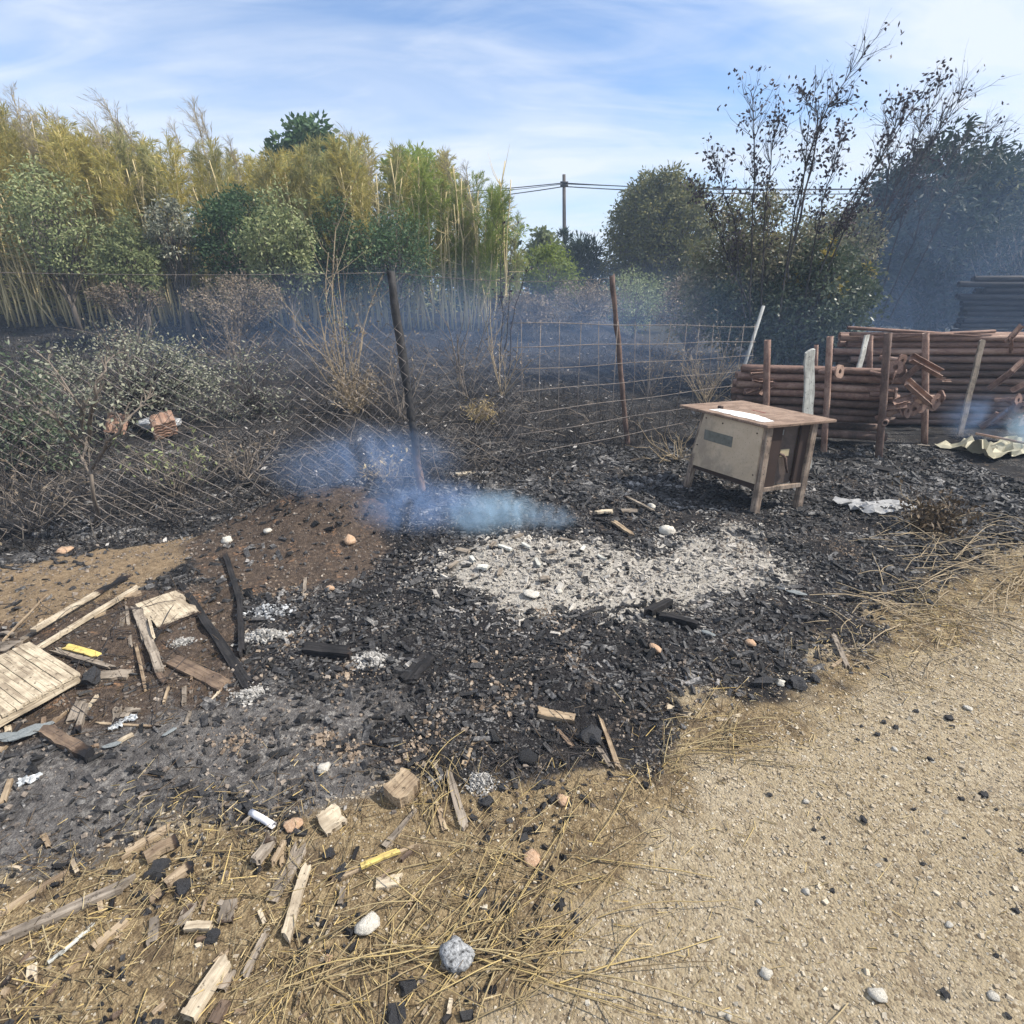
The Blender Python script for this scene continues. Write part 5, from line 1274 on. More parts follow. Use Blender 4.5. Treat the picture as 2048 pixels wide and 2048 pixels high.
place_lump(1335, 1066, 34, LM['stone'][3], 'wedge shaped tan stone on the coals', 'stone', 'stone', sc=(1, .7, 1))
place_lump(1062, 1192, 32, LM['stone'][0], 'flat grey stone at the edge of the white ash', 'stone', 'stone', sc=(1, 1, .6))
place_lump(1118, 1185, 15, LM['stone'][1], 'round white pebble in the white ash', 'stone', 'stone')
place_lump(455, 1083, 22, LM['stone'][2], 'white stone on the brown mound edge', 'stone', 'stone')
place_lump(536, 1064, 16, LM['stone'][0], 'small cream stone on the dark mound', 'stone', 'stone')
place_lump(700, 1085, 30, LM['stone_orange'][3], 'brown angular stone on the mound slope', 'stone', 'stone')
place_lump(660, 1180, 18, LM['stone_orange'][1], 'small reddish stone below the mound', 'stone', 'stone')
place_lump(130, 1105, 34, LM['stone_orange'][2], 'flat tan stone on the soil bank', 'stone', 'stone', sc=(1, 1, .5))
place_lump(1310, 1300, 28, LM['stone_orange'][0], 'pale orange stone between coals and scorched straw', 'stone', 'stone', sc=(.7, 1.4, .6))
place_lump(1500, 1290, 22, LM['stone_orange'][1], 'cream stone on the black bank by the track', 'stone', 'stone')
place_lump(1560, 1368, 20, LM['stone'][2], 'pale round stone between coals at the track edge', 'stone', 'stone')
place_lump(1065, 1718, 38, LM['stone_orange'][3], 'buried tan stone in the straw', 'stone', 'stone', sink=.4, sc=(1, 1.2, .6))
for k, (x, y, s_, lab) in enumerate([(1754, 1992, 32, 'big pale stone sunk in the gravel track'), (1531, 1950, 24, 'pale stone in the gravel by the straw'), (1612, 1784, 16, 'white pebble on the bare gravel'), (1897, 1851, 15, 'cream pebble on the gravel track'), (1986, 1995, 20, 'white flat pebble near the track coals'), (1612, 1604, 13, 'small white pebble on the gravel beside straw'), (1455, 2030, 18, 'whitish pebble at the straw fringe'), (1518, 1806, 12, 'tiny white pebble on the open gravel'), (1935, 1418, 15, 'pale pebble where the track meets the dry stalks'), (1790, 1500, 12, 'cream chip between scattered coals')]):
    place_lump(x, y, s_, LM['stone'][k % 4], lab, 'stone', 'stone', sink=.3)
def ash_heap(px, py, wpx, n, label, seed, hz=.25, asp=.8, mt='ashlump', rz=0.):
    n = n * 2
    p = G(px, py); R = metres(wpx, p) / 2; r = rng(seed)
    u = r.normal(0, .42, (n, 2)); c_, s_ = math.cos(rz), math.sin(rz)
    dx = (u[:, 0] * c_ - u[:, 1] * asp * s_) * R; dy = (u[:, 0] * s_ + u[:, 1] * asp * c_) * R
    h = R * hz * np.exp(-(u ** 2).sum(1) * 2.2) * r.uniform(.3, 1, n)
    n_ = n; s = R * r.uniform(.035, .13, n)
    P = np.stack([dx, dy, terrain(p[0] + dx, p[1] + dy) - p[2] + h + s * .2], -1)
    V, F = chunks(P, np.stack([s * 1.5, s, s * .6], -1), r, 1.2, .4)
    g = Geo(); g.add(V, F); o = link('ash_heap', g.mesh('ash_heap', MT[mt]), None, p); tag(o, label, 'ash', kind='stuff')
ash_heap(962, 1566, 66, 260, 'heap of white powdery ash beside weathered boards', 1, .5)
ash_heap(742, 1318, 80, 240, 'white ash spot beside the rounded charred log', 2, .15)
ash_heap(530, 1276, 96, 300, 'crumbled log burnt to white ash', 3, .4, .35, rz=.25)
ash_heap(536, 1226, 90, 240, 'grey ash crust behind the crumbled white log', 4, .3, .5, 'stone_grey', .1)
ash_heap(500, 1390, 70, 220, 'white ash at the lower end of the charred beam', 5, .25)
ash_heap(365, 1285, 50, 140, 'pale ash patch beside the plywood square', 6, .2)
place_lump(187, 1366, 42, LM['coal_black'][0], 'dark burnt lump on the slatted panel corner', 'burnt_lump', 'lump', sink=-.1)
for k, (x, y, s_, rz, lab) in enumerate([(62, 1472, 62, .8, 'long blue grey slate shard below the slatted panel'), (18, 1478, 50, .3, 'blue grey slate shard at the panel edge'), (227, 1493, 32, .4, 'pale grey slate flake on the burnt soil'), (340, 1467, 24, 1.1, 'small slate flake near the grey ash'), (1592, 1190, 30, -.4, 'grey slate flake on the black coals'), (1418, 1270, 26, -.6, 'slate flake below the charred log end')]):
    place_lump(x, y, s_, LM['slate'][k % 4], lab, 'slate_shard', 'slate', rotz=rz, sc=(1.1, .5, .22), sink=.2)
place_lump(975, 1607, 34, LM['coal_black'][1], 'black coal lump below the white ash heap', 'coal_lump', 'coal', sc=(.7, 1, .8))
place_lump(1180, 1475, 48, lump_mesh('coal_lump', 11, 'coal_black', .7, .4, 2, True), 'curled coal lump between tan splinters', 'coal_lump', 'coal')
place_lump(816, 1978, 34, LM['coal_black'][2], 'black coal lump in straw near the sooty stone', 'coal_lump', 'coal')
place_lump(790, 2040, 46, LM['coal_black'][3], 'large black coal lump in the straw fringe', 'coal_lump', 'coal')
place_lump(683, 1748, 30, LM['coal_black'][0], 'black coal lump beside the yellow painted lath', 'coal_lump', 'coal')
place_lump(658, 1710, 26, LM['coal_black'][1], 'black coal lump above the yellow painted lath', 'coal_lump', 'coal')
place_lump(318, 1745, 40, LM['coal_black'][2], 'black coal lump below the broad tan board', 'coal_lump', 'coal')
place_lump(366, 1780, 38, LM['coal_black'][3], 'black coal lump against the tan stub', 'coal_lump', 'coal')
place_lump(425, 1876, 30, LM['coal_black'][1], 'grey black coal under the honey coloured chunk', 'coal_lump', 'coal')
place_lump(1525, 1370, 48, LM['coal_black'][2], 'long grey black coal at the track edge', 'coal_lump', 'coal', sc=(1.1, .45, .6), rotz=.1)
place_lump(1598, 1372, 34, LM['coal_black'][3], 'angular coal at the track edge beside dry stalks', 'coal_lump', 'coal')
place_lump(1630, 1362, 24, LM['coal_black'][0], 'small coal close to the grey slat', 'coal_lump', 'coal')
place_lump(1055, 1520, 42, lump_mesh('burnt_tin', 12, 'coal_black', .6, .12, 3), 'burnt round tin in the black hollow', 'burnt_tin', 'tin')
off = lambda x, y: (1448 + x * .3872, 1300 + y * .3872)
for k, (x, y, s_) in enumerate([(790, 440, 15), (885, 402, 14), (825, 377, 13), (710, 396, 9), (1065, 568, 15), (1340, 752, 23), (1225, 772, 13), (235, 750, 13), (720, 884, 22), (465, 930, 11), (515, 972, 11), (490, 872, 10), (835, 1086, 10), (1025, 1107, 11), (560, 1247, 13), (1505, 1350, 15), (1535, 1042, 15), (1405, 1580, 13), (1140, 1782, 24), (1465, 1892, 15), (980, 826, 11), (1160, 357, 22), (60, 497, 15), (990, 320, 12), (690, 466, 10), (545, 1003, 8), (1405, 826, 9), (1240, 972, 8), (330, 1016, 6), (1180, 398, 12)]):
    X_, Y_ = off(x, y); place_lump(X_, Y_, s_ * 0.75, LM['coal_black'][k % 4], 'lone black coal crumb on the pale gravel track', 'coal_crumb', 'coal', 'coal crumbs on the gravel track', sink=.15)
# white tube, foil, shards
MT['tubewhite'] = plain('white_plastic', (.74, .74, .78), .5, 20, .1)
a = G(503, 1631) + [0, 0, .015]; b = G(548, 1656) + [0, 0, .012]
ob = put_pipe(a, b, .011, 'short white plastic tube on the ash edge', None); ob.data = ob.data.copy(); ob.data.materials.clear(); ob.data.materials.append(MT['tubewhite']); ob.name = 'plastic_tube'; ob['category'] = 'tube'
MT['foil'] = plain('crumpled_foil', (.55, .57, .58), .5, 25, .4, .3)
def crumple(name, seed, L, W, mtl, amp, n=12, ragged=.25):
    from mathutils import noise as mn
    r = rng(seed); u, v = np.meshgrid(np.linspace(-.5, .5, n), np.linspace(-.5, .5, n))
    ph = np.arctan2(v, u); k = 1 + ragged * np.sin(ph * 3 + seed) * .6 + ragged * .5 * np.sin(ph * 7 + seed * 2)
    z = np.array([mn.noise(Vector((x * 3.2 + seed, y * 4.5, 1))) + .5 * mn.noise(Vector((x * 8, y * 9 + seed, 3))) for x, y in zip(u.ravel(), v.ravel())])
    V = np.c_[(u * k).ravel() * L, (v * k).ravel() * W, np.abs(z) * amp + .006]
    i = (np.arange(n - 1)[:, None] * n + np.arange(n - 1)[None]).ravel(); F = np.stack([i, i + 1, i + n + 1, i + n], -1)
    V2 = V - [0, 0, .003]; g = Geo(); g.add(V, F); g.add(V2, F[:, ::-1])
    return g.mesh(name, mtl)
def sheet(px, py, L, W, rz, mtl, amp, seed, label, name, cat):
    p = G(px, py); tag(link(name, crumple(name, seed, L, W, mtl, amp), None, (p[0], p[1], gz(p[0], p[1])), (0, 0, rz)), label, cat)
sheet(258, 1441, .06, .03, .5, MT['foil'], .02, 4, 'crumpled pale foil strip lying on brown soil', 'foil_scrap', 'foil')
sheet(232, 1456, .045, .03, .9, MT['foil'], .02, 5, 'smaller foil scrap below the crumpled strip', 'foil_scrap', 'foil')
sheet(60, 1562, .06, .035, .6, MT['foil'], .02, 6, 'foil scrap in dry stalks near the tan chip', 'foil_scrap', 'foil')
for k, (x1, y1, x2, y2, lab) in enumerate([(160, 1884, 192, 1852, 'upper white plastic shard among split boards'), (118, 1922, 172, 1874, 'middle white plastic shard among split boards'), (95, 1938, 140, 1905, 'lower white plastic shard among split boards')]):
    plank(x1, y1, x2, y2, 7, .006, 'w_white', lab, name='plastic_shard', cat='shard', lift=.02, rag0=.02, rag1=.03)
MT['ashsheet'] = plain('ash_sheet', (.40, .40, .40), .9, 30, .5)
MT['creamsheet'] = plain('cream_plastic', (.50, .46, .33), .6, 8, .3)
sheet(1752, 1016, .50, .26, -.1, MT['ashsheet'], .07, 7, 'layered pale ash sheet on the black ground by the cabinet', 'ash_sheet', 'sheet')
p = G(1985, 905)
tag(link('plastic_sheet', crumple('plastic_sheet', 8, .85, .5, MT['creamsheet'], .28, 14), None, (p[0], p[1], gz(p[0], p[1])), (0, 0, .2)), 'crumpled cream plastic sheet in front of the tall stack', 'sheet')
put_pipe(at(1950, 870, 6.15) + [0, 0, .02], at(2060, 892, 5.9) + [0, 0, .02], .012, 'thin pale rod lying behind the cream sheet', None)
# terracotta roof tiles stacked behind the fence
def tile_mesh():
    g = Geo(); n = 12; u = np.linspace(-.5, .5, n); h = .009 * np.cos(u * math.pi * 6)
    V = [];
    for y in (-.2, .2):
        for t in (0, .016):
            V += [[x * .28, y * .8, z + t] for x, z in zip(u, h)]
    V = np.array(V); F = []
    for j in range(n - 1):
        F += [[n + j, n + j + 1, 3 * n + j + 1, 3 * n + j], [j + 1, j, 2 * n + j, 2 * n + j + 1], [j, j + 1, n + j + 1, n + j], [2 * n + j + 1, 2 * n + j, 3 * n + j, 3 * n + j + 1]]
    F += [[0, n, 3 * n, 2 * n], [n - 1, 3 * n - 1, 4 * n - 1, 2 * n - 1]]
    g.add(V, F); return g.mesh('roof_tile', MT['terracotta'])
TM = tile_mesh(); p = at(325, 845, 6.0); zt = gz(p[0], 6.0)
bl = place_lump(322, 858, 80, LM['stone_grey'][0], 'sooty rubble under the terracotta tiles', 'rubble', 'rubble', sc=(1, 1, .4))
for k in range(6):
    tag(link('roof_tile', TM, None, (p[0] + .008 * (k % 2), 6.0, zt + .06 + k * .028), (RAD(16), RAD(-12), RAD(32 + (k * 37 % 5))), .78), 'wavy terracotta roof tile in the stack behind the fence', 'roof tile', 'stacked roof tiles behind the fence')
tag(link('roof_tile', TM, None, (at(232, 842, 6.1)[0], 6.1, gz(at(232, 842, 6.1)[0], 6.1) + .09), (RAD(50), RAD(10), RAD(10)), .75), 'single terracotta tile propped left of the tile stack', 'roof tile')

# ------------------------------------------------------------------ charcoal, ash, straw and gravel
# tan soil showing between the coals
g = Geo(); r = rng(930)
for px, py, wpx in [(985, 1345, 120), (585, 1275, 90), (560, 1180, 110), (1105, 1235, 60), (1040, 950, 170), (950, 955, 130), (1100, 955, 90), (705, 1505, 60), (865, 1450, 70), (1140, 1310, 60), (690, 1350, 50), (1470, 1090, 110), (1700, 960, 130), (1690, 1100, 60), (1950, 960, 110), (650, 1480, 40), (1010, 1400, 70), (820, 1500, 50), (480, 1480, 50), (1880, 920, 90)]:
    p = G(px, py); R = metres(wpx, p) / 2 * 1.3; n = 150; u = r.standard_t(2.5, (n, 2)) * .45; u = np.clip(u, -2.2, 2.2)
    dx = u[:, 0] * R; dy = u[:, 1] * R * 1.2; s = np.clip(np.exp(r.normal(-5.35, .5, n)), .002, .018)
    V, F = chunks(np.stack([p[0] + dx, p[1] + dy, terrain(p[0] + dx, p[1] + dy) + s * .3], -1), np.stack([s * 1.3, s, s * .7], -1), r, 1, .35); g.add(V, F)
MT['tansoil'] = rock_mat('tan_soil', [(0.2, (.06, .045, .033)), (0.42, (.15, .11, .078)), (0.6, (.27, .21, .155)), (0.8, (.42, .36, .29))], 30)
tag(link('tan_soil', g.mesh('tan_soil', MT['tansoil'])), 'tan soil crumbs showing between the coals', 'soil', kind='stuff')
# small wood scraps in the litter
r = rng(931)
for k in range(80):
    if k < 52: px, py = r.uniform(0, 900), r.uniform(1640, 2040)
    else: px, py = r.uniform(0, 430), r.uniform(1210, 1500)
    if py < 1640 + (900 - px) * .0 + (60 if px > 500 else 0) and k < 52: py += 60
    a_ = r.normal(-.75, .5); l = r.uniform(14, 46)
    o = plank(px - l * math.cos(a_) / 2, py - l * math.sin(a_) / 2, px + l * math.cos(a_) / 2, py + l * math.sin(a_) / 2, r.uniform(4, 11), .014, str(r.choice(['w_grey', 'w_grey', 'w_tan', 'w_brown', 'w_char', 'w_pale'])), 'small splintered wood scrap in the dead grass' if k < 52 else 'small splintered wood scrap on the brown soil', name='wood_scrap', cat='wood scrap', lift=.003, rag0=.03, rag1=.03)
    o['group'] = 'wood scraps in the dead grass' if k < 52 else 'wood scraps on the brown soil'
def coal_ok(X, Y, r):
    w_ = polysd(PW['burn'], X, Y); m = polysd(PW['mound'], X, Y); b = polysd(PW['brown'], X, Y); wh = polysd(PW['white'], X, Y); t = polysd(PW['tan'], X, Y); gr = polysd(PW['grey'], X, Y)
    dens = np.where(w_ + r.normal(0, .09, X.shape) > .02, 1.0, .0) * np.where(m > 0, .10, 1) * np.where(b > 0, .12, 1) * np.where(t > 0, .08, 1) * np.where(wh > .04, .14, 1) * np.where(gr > .05, .38, 1)
    dens = dens * np.where(Y > fence_y(X) + .3, .25, 1) * np.clip(-.25 + 2.2 * (.6 * vn(X * 2.3, Y * 2.3, 91) + .4 * vn(X * 6, Y * 6, 92)), .06, 1.2)
    return r.random(X.shape) < dens
X, Y, Z, r = scatter(64000, -3.6, 4.6, 1.3, 6.2, 900, coal_ok)
k = len(X); s = np.exp(r.normal(-4.5, .45, k)); s = np.clip(s, .005, .028) * np.clip(.72 + .12 * Y, .8, 1.3)
SZ = np.stack([s * r.uniform(1.0, 3.2, k), s * r.uniform(.5, 1.1, k), s * r.uniform(.3, .8, k)], -1)
V, F = chunks(np.stack([X, Y, Z + s * .22], -1), SZ, r, .75)
g = Geo(); g.add(V, F); tag(link('charcoal_bed', g.mesh('charcoal_bed', MT['coal'])), 'bed of small black charcoal pieces covering the fire site', 'charcoal', kind='stuff')
# the three hundred biggest pieces stand alone
CK = []
for i in range(8):
    r0 = rng(920 + i); g = Geo()
    n = 7; prof = []
    xs = np.linspace(-.5, .5, 4)
    a = np.arange(6) * math.pi / 3 + r0.uniform(0, 1)
    rad = r0.uniform(.28, .5, 6)
    V = np.concatenate([np.stack([np.full(6, x) + r0.normal(0, .05, 6), np.cos(a) * rad * (1 + r0.normal(0, .12, 6)) * (.75 if abs(x) > .4 else 1), np.sin(a) * rad * .75 * (.75 if abs(x) > .4 else 1)], -1) for x in xs])
    F = [[q * 6 + j, q * 6 + (j + 1) % 6, q * 6 + 6 + (j + 1) % 6, q * 6 + 6 + j][::-1] for q in range(3) for j in range(6)]
    g.add(V, F); g.F.setdefault(6, []).append(np.array([np.arange(6), np.arange(18, 24)[::-1]]))
    CK.append(g.mesh('charcoal_piece', MT['coal']))
X, Y, Z, r = scatter(4200, -2.6, 3.6, 1.7, 5.0, 901, coal_ok)
k = min(290, len(X))
for i in range(k):
    s = float(np.clip(np.exp(r.normal(-3.35, .30)), .022, .07)) * (.8 + .1 * Y[i])
    o = link('charcoal_piece', CK[i % 8], None, (X[i], Y[i], Z[i] + s * .16), (r.normal(0, .35), r.normal(0, .3), r.uniform(0, 6.28)), (s * r.uniform(1, 2.2), s * r.uniform(.4, .8), s * r.uniform(.3, .65)))
    tag(o, 'chunky black charcoal piece lying in the burnt bed', 'charcoal', 'large charcoal pieces in the burnt bed')
# white ash bed
white_ok = lambda X, Y, r: (polysd(PW['white'], X, Y) + r.normal(0, .14, X.shape) + .3 * (vn(X * 4, Y * 4, 93) - .5) > 0)
X, Y, Z, r = scatter(44000, -.8, 3.0, 2.4, 4.4, 902, white_ok); k = len(X)
s = np.clip(np.exp(r.normal(-5.2, .6, k)), .0025, .026)
SZ = np.stack([s * r.uniform(1, 3.2, k), s * r.uniform(.5, 1.1, k), s * r.uniform(.2, .6, k)], -1)
V, F = chunks(np.stack([X, Y, Z + s * .25], -1), SZ, r, .8)
g = Geo(); g.add(V, F); tag(link('ash_bed', g.mesh('ash_bed', MT['ashflake'])), 'bed of pale grey and white ash flakes amid the coals', 'ash', kind='stuff')
# grey crumbs over the grey ash, soil crumbs over the bank
def soil_ok(X, Y, r):
    q = np.maximum.reduce([polysd(PW[z], X, Y) for z in ('grey', 'brown', 'mound', 'tan', 'burn')])
    return (q + r.normal(0, .05, X.shape) > 0) & (Y < fence_y(X) + .6) & (r.random(X.shape) < .35 + .8 * vn(X * 5, Y * 5, 95) - .2)
X, Y, Z, r = scatter(42000, -3.2, 4.2, 1.1, 5.4, 903, soil_ok); k = len(X)
s = np.clip(np.exp(r.normal(-5.0, .45, k)), .003, .018)
V, F = chunks(np.stack([X, Y, Z + s * .2], -1), np.stack([s, s * .8, s * .6], -1) * r.uniform(.8, 1.3, (k, 3)), r, 1)
MT['crumb'] = rock_mat('soil_crumb', [(0.2, (.03, .027, .025)), (0.42, (.11, .095, .085)), (0.6, (.20, .165, .135)), (0.78, (.36, .31, .26)), (0.9, (.52, .48, .43))], 30)
g = Geo(); g.add(V, F); tag(link('soil_crumbs', g.mesh('soil_crumbs', MT['crumb'])), 'loose soil crumbs and small stones around the fire site', 'soil', kind='stuff')
# pebbles of the track
track_ok = lambda X, Y, r: (polysd(PW['burn'], X, Y) < 0) & (np.abs(X) < Y * 1.0 + .35) & (r.random(X.shape) < np.where(polysd(PW['straw'], X, Y) > 0, .35, 1))
X, Y, Z, r = scatter(220000, -1.5, 5.5, .5, 5.2, 904, track_ok); k = len(X)
s = np.clip(np.exp(r.normal(-5.7, .5, k)), .0018, .014) * (.75 + .16 * Y)
V, F = chunks(np.stack([X, Y, Z + s * .12], -1), np.stack([s * 1.25, s * .9, s * .6], -1) * r.uniform(.75, 1.25, (k, 3)), r, .7)
g = Geo(); g.add(V, F); tag(link('gravel', g.mesh('gravel', MT['pebble'])), 'loose pale gravel of the track', 'gravel', kind='stuff')
# straw litter
def straw_ok(X, Y, r):
    d = polysd(PW['straw'], X, Y); q = vn(X * 2.2, Y * 2.2, 96) * .7 + vn(X * 6, Y * 6, 97) * .5
    return (d + r.normal(0, .10, X.shape) > -.05) & (np.abs(X) < Y * 1.0 + .4) & (r.random(X.shape) < np.clip(q * 1.5 - .35, 0.03, 1) * np.where(d > .25, 1, .65))
X, Y, Z, r = scatter(95000, -2.6, 5.0, .5, 4.6, 905, straw_ok); k = len(X)
D = r.normal(size=(k, 3)) * [1, 1, .16] + [.25, .15, .03]
V, F = blades(np.stack([X, Y, Z + r.uniform(.002, .018, k)], -1), D, r.uniform(.012, .06, k) * (.8 + .15 * Y) * np.where(r.random(k) < .1, 2.2, 1), r.uniform(.0008, .0019, k) * (.8 + .2 * Y), r)
g = Geo(); g.add(V, F); tag(link('straw_litter', g.mesh('straw_litter', MT['straw'])), 'short dry straw litter along the edge of the track', 'straw', kind='stuff')
def dark_ok(X, Y, r):
    d = polysd(PW['burn'], X, Y); return (np.abs(d + .05 + r.normal(0, .12, X.shape)) < .16) | ((polysd(PW['brown'], X, Y) > 0) & (r.random(X.shape) < .7)) | ((polysd(PW['straw'], X, Y) > 0) & (X < .1) & (r.random(X.shape) < .35))
X, Y, Z, r = scatter(26000, -2.8, 5.0, .6, 4.6, 906, dark_ok); k = len(X)
D = r.normal(size=(k, 3)) * [1, 1, .35] + [.1, .1, .1]
V, F = blades(np.stack([X, Y, Z + r.uniform(.0, .012, k)], -1), D, r.uniform(.02, .10, k), r.uniform(.0008, .0018, k), r)
g = Geo(); g.add(V, F); tag(link('scorched_straw', g.mesh('scorched_straw', MT['straw_dark'])), 'scorched brown straw and roots at the burn edge', 'straw', kind='stuff')
X, Y, Z, r = scatter(5000, -2.6, 1.2, .6, 2.2, 908, lambda X, Y, r: (polysd(PW['straw'], X, Y) > -.02) & (vn(X * 4, Y * 4, 98) > .5) & (X < .2)); k = len(X)
s = np.clip(np.exp(r.normal(-4.9, .5, k)), .003, .02)
V, F = chunks(np.stack([X, Y, Z + s * .2], -1), np.stack([s * 1.4, s, s * .6], -1), r, 1)
g = Geo(); g.add(V, F); tag(link('coal_bits', g.mesh('coal_bits', MT['coal_black'])), 'black coal bits mixed into the dead grass', 'charcoal', kind='stuff')
X, Y, Z, r = scatter(9000, -.3, 5.2, .6, 5.0, 909, lambda X, Y, r: (polysd(PW['burn'], X, Y) < 0) & (polysd(PW['straw'], X, Y) < .1) & (vn(X * 1.6, Y * 1.6, 99) + r.normal(0, .2, X.shape) > .5)); k = len(X)
V, F = blades(np.stack([X, Y, Z + r.uniform(.002, .008, k)], -1), r.normal(size=(k, 3)) * [1, 1, .08], np.where(r.random(k) < .06, .12, .03) * r.uniform(.5, 1.3, k), r.uniform(.0008, .0018, k) * (.8 + .2 * Y), r)
g = Geo(); g.add(V, F); tag(link('straw_bits', g.mesh('straw_bits', MT['straw'])), 'stray straw bits lying over the open gravel track', 'straw', kind='stuff')
# long dry stalks
r = rng(907); g = Geo()
def stalk(px, py, ang, L, h, R, seg=8):
    p = G(px, py); t = np.linspace(0, 1, seg); a = ang + np.cumsum(r.normal(0, .07, seg))
    Q = np.stack([np.cumsum(np.cos(a)) * L / seg, np.cumsum(np.sin(a)) * L / seg, 0 * t], -1) + [p[0], p[1], 0]
    Q[:, 2] = terrain(Q[:, 0], Q[:, 1]) + .006 + h * (np.sin(math.pi * t) * .35 + t * r.uniform(0, .9)) + R
    V, Fs = tube(Q, np.linspace(R, R * .6, seg), 4, False); g.add(V, *Fs)
for _ in range(70): stalk(r.uniform(860, 1230), r.uniform(1710, 1990), r.normal(.2, .55) + (math.pi if r.random() < .4 else 0), r.uniform(.15, .55), r.uniform(0, .05), r.uniform(.0012, .0024))
for _ in range(44): stalk(r.uniform(780, 1060), r.uniform(1880, 2060), r.normal(.85, .3), r.uniform(.15, .45), r.uniform(0, .05), r.uniform(.0012, .0022))
for _ in range(50): stalk(r.uniform(560, 860), r.uniform(1780, 2040), r.normal(-.5, .8), r.uniform(.08, .3), r.uniform(0, .03), r.uniform(.001, .002))
for _ in range(110): stalk(r.uniform(100, 620), r.uniform(1700, 2040), r.uniform(0, 6.28), r.uniform(.06, .22), r.uniform(0, .03), r.uniform(.001, .0018))
for _ in range(40): stalk(r.uniform(1300, 1480), r.uniform(1430, 1560), r.normal(.3, .6), r.uniform(.12, .35), r.uniform(0, .05), r.uniform(.0014, .0024))
for _ in range(34): stalk(r.uniform(820, 960), r.uniform(1540, 1700), r.normal(1.5, .5), r.uniform(.08, .22), r.uniform(0, .05), r.uniform(.001, .002))
tag(link('dry_stalks', g.mesh('dry_stalks', MT['straw'], True)), 'long yellow dry stalks strewn over the straw at the track', 'straw', kind='stuff')
g = Geo()
for _ in range(150): stalk(r.uniform(1740, 2090), r.uniform(1040, 1260), r.normal(.1, .7) + (math.pi if r.random() < .3 else 0), r.uniform(.15, .6), r.uniform(0, .12), r.uniform(.0022, .004))
for _ in range(40): stalk(r.uniform(1620, 1900), r.uniform(1230, 1340), r.uniform(0, 6.28), r.uniform(.1, .35), r.uniform(0, .05), r.uniform(.0018, .003))
tag(link('dry_twigs', g.mesh('dry_twigs', MT['drytwig'], True)), 'heap of dry grey twigs beside the track', 'twigs', kind='stuff')
g = Geo()
for _ in range(60): stalk(r.uniform(20, 330), r.uniform(1180, 1480), r.uniform(0, 6.28), r.uniform(.1, .35), r.uniform(0, .06), r.uniform(.0014, .003))
for _ in range(40): stalk(r.uniform(930, 1240), r.uniform(1440, 1570), r.uniform(0, 6.28), r.uniform(.06, .2), r.uniform(0, .05), r.uniform(.0014, .0026))
tag(link('burnt_roots', g.mesh('burnt_roots', MT['darktwig'], True)), 'thin burnt roots and stems over the brown soil', 'twigs', kind='stuff')
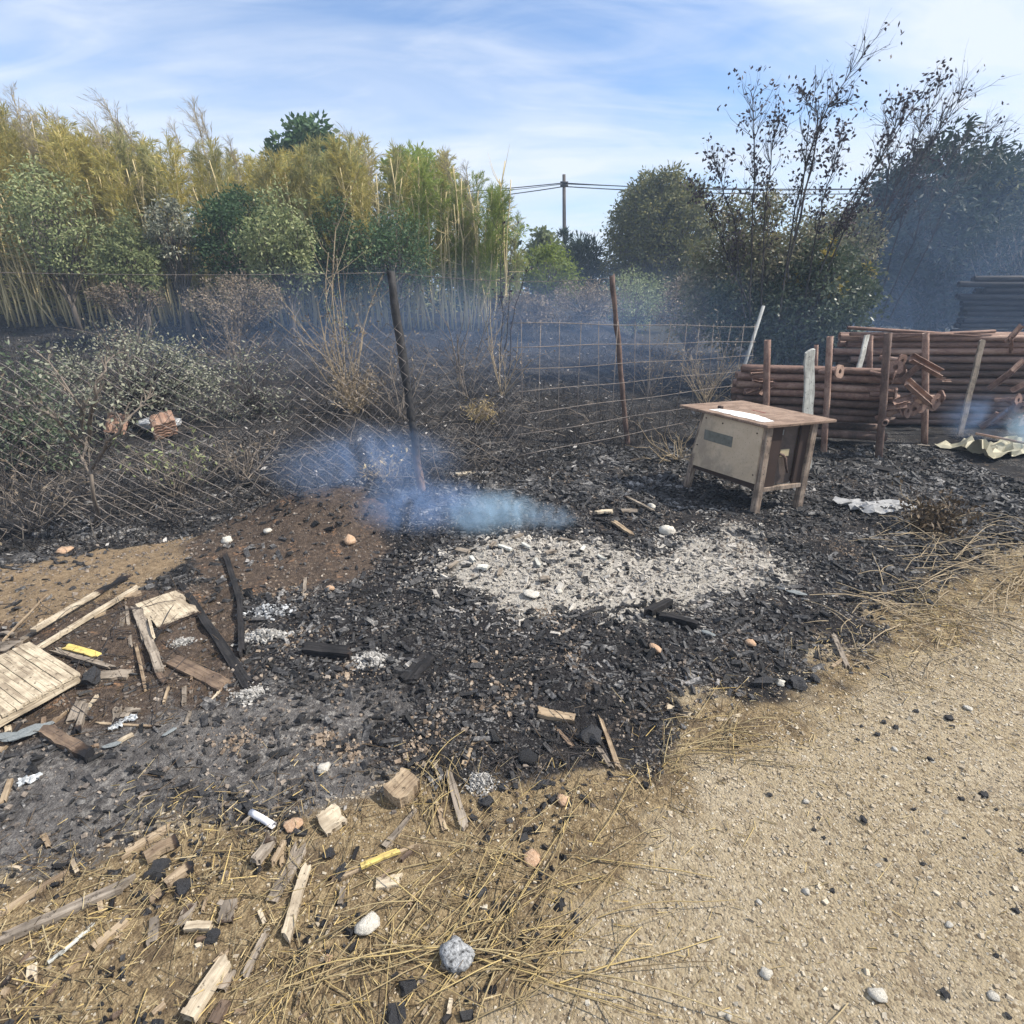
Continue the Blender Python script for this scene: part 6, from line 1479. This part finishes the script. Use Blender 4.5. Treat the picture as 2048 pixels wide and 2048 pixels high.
# ------------------------------------------------------------------ smoke and haze
def smoke(name, label, centre, radii, dens, col, scale, seed, lo=.38, hi=.72, rot=0.0, soft=.25, stretch=(1, 1, 1)):
    import bmesh
    bm = bmesh.new(); bmesh.ops.create_icosphere(bm, subdivisions=3, radius=1.0)
    me = bpy.data.meshes.new(name); bm.to_mesh(me); bm.free()
    def b(t):
        s = NB(t); co = s.n('ShaderNodeTexCoord').outputs['Object']
        ln = s.n('ShaderNodeVectorMath', {'operation': 'LENGTH'}, i0=co).outputs['Value']
        fall = s.mr(ln, 1.0, soft)
        mp = s.n('ShaderNodeMapping', Vector=co); mp.inputs['Location'].default_value = (seed, seed * .7, 0); mp.inputs['Scale'].default_value = tuple(x * y for x, y in zip(radii, stretch))
        n = s.noise(mp.outputs[0], scale, 5, .62, 1.6)
        d = s.m('MULTIPLY', s.m('MULTIPLY', fall, s.mr(n, lo, hi)), dens)
        v = s.n('ShaderNodeVolumePrincipled', Density=d); v.inputs['Color'].default_value = (*col, 1); v.inputs['Anisotropy'].default_value = .1
        t.links.new(v.outputs[0], s.n('ShaderNodeOutputMaterial').inputs['Volume'])
    me.materials.append(mat(name + '_volume', b))
    o = link(name, me, None, centre, (0, 0, rot), radii)
    return tag(o, label, 'smoke', kind='stuff')
BL = (.40, .61, 1.0)
def plume(px, py, label, radii, dens, col, scale, seed, lo, hi, rot=0., lift=.55):
    p = G(px, py); smoke('smoke', label, (p[0], p[1] + .05, p[2] + radii[2] * lift), radii, dens, col, scale, seed, lo, hi, rot)
plume(735, 985, 'blue smoke drifting left of the charred post', (.85, .48, .36), 1.7, BL, 1.9, 3.1, .30, .72, .1)
plume(860, 1050, 'blue smoke rising below the charred post', (.62, .36, .22), 3.0, BL, 2.6, 8.4, .32, .72, .2)
plume(985, 1062, 'thick pale smoke at the coal heap', (.44, .28, .20), 8.5, (.55, .76, .95), 4.0, 5.7, .40, .70, .35)
plume(1095, 1060, 'thin smoke wisp right of the coal heap', (.26, .18, .13), 5.5, (.55, .74, .95), 6, 1.7, .40, .66)
smoke('smoke', 'wide veil of blue smoke before the dark evergreen tree', (7.9, 10.6, 1.7), (5.2, 3.2, 3.0), .058, BL, .35, 4.2, .25, .70)
smoke('smoke', 'low blue smoke lying over the burnt field', (.5, 10.3, 1.0), (10, 4.8, 1.3), .075, BL, .35, 9.3, .25, .75)
smoke('smoke', 'smoke puff at the foot of the tall pipe stack', at(1965, 830, 6.3), (.55, .3, .35), 1.6, BL, 2.5, 2.2, .36, .7)
smoke('smoke', 'pale smoke jet beside the cream sheet', at(2055, 860, 5.9), (.30, .22, .32), 4.0, (.55, .76, .95), 3.5, 6.6, .36, .68)
# the smoky air over the whole place
def air(t):
    s = NB(t); v = s.n('ShaderNodeVolumePrincipled', Density=.0028); v.inputs['Color'].default_value = (.62, .78, 1, 1)
    t.links.new(v.outputs[0], s.n('ShaderNodeOutputMaterial').inputs['Volume'])
g = Geo(); g.add(boxv((-710, -310, -1.5), (710, 1410, 9.5)), BOXF)
tag(link('haze', g.mesh('haze', mat('haze_air', air))), 'thin blue smoky haze in the air', 'haze', kind='stuff')
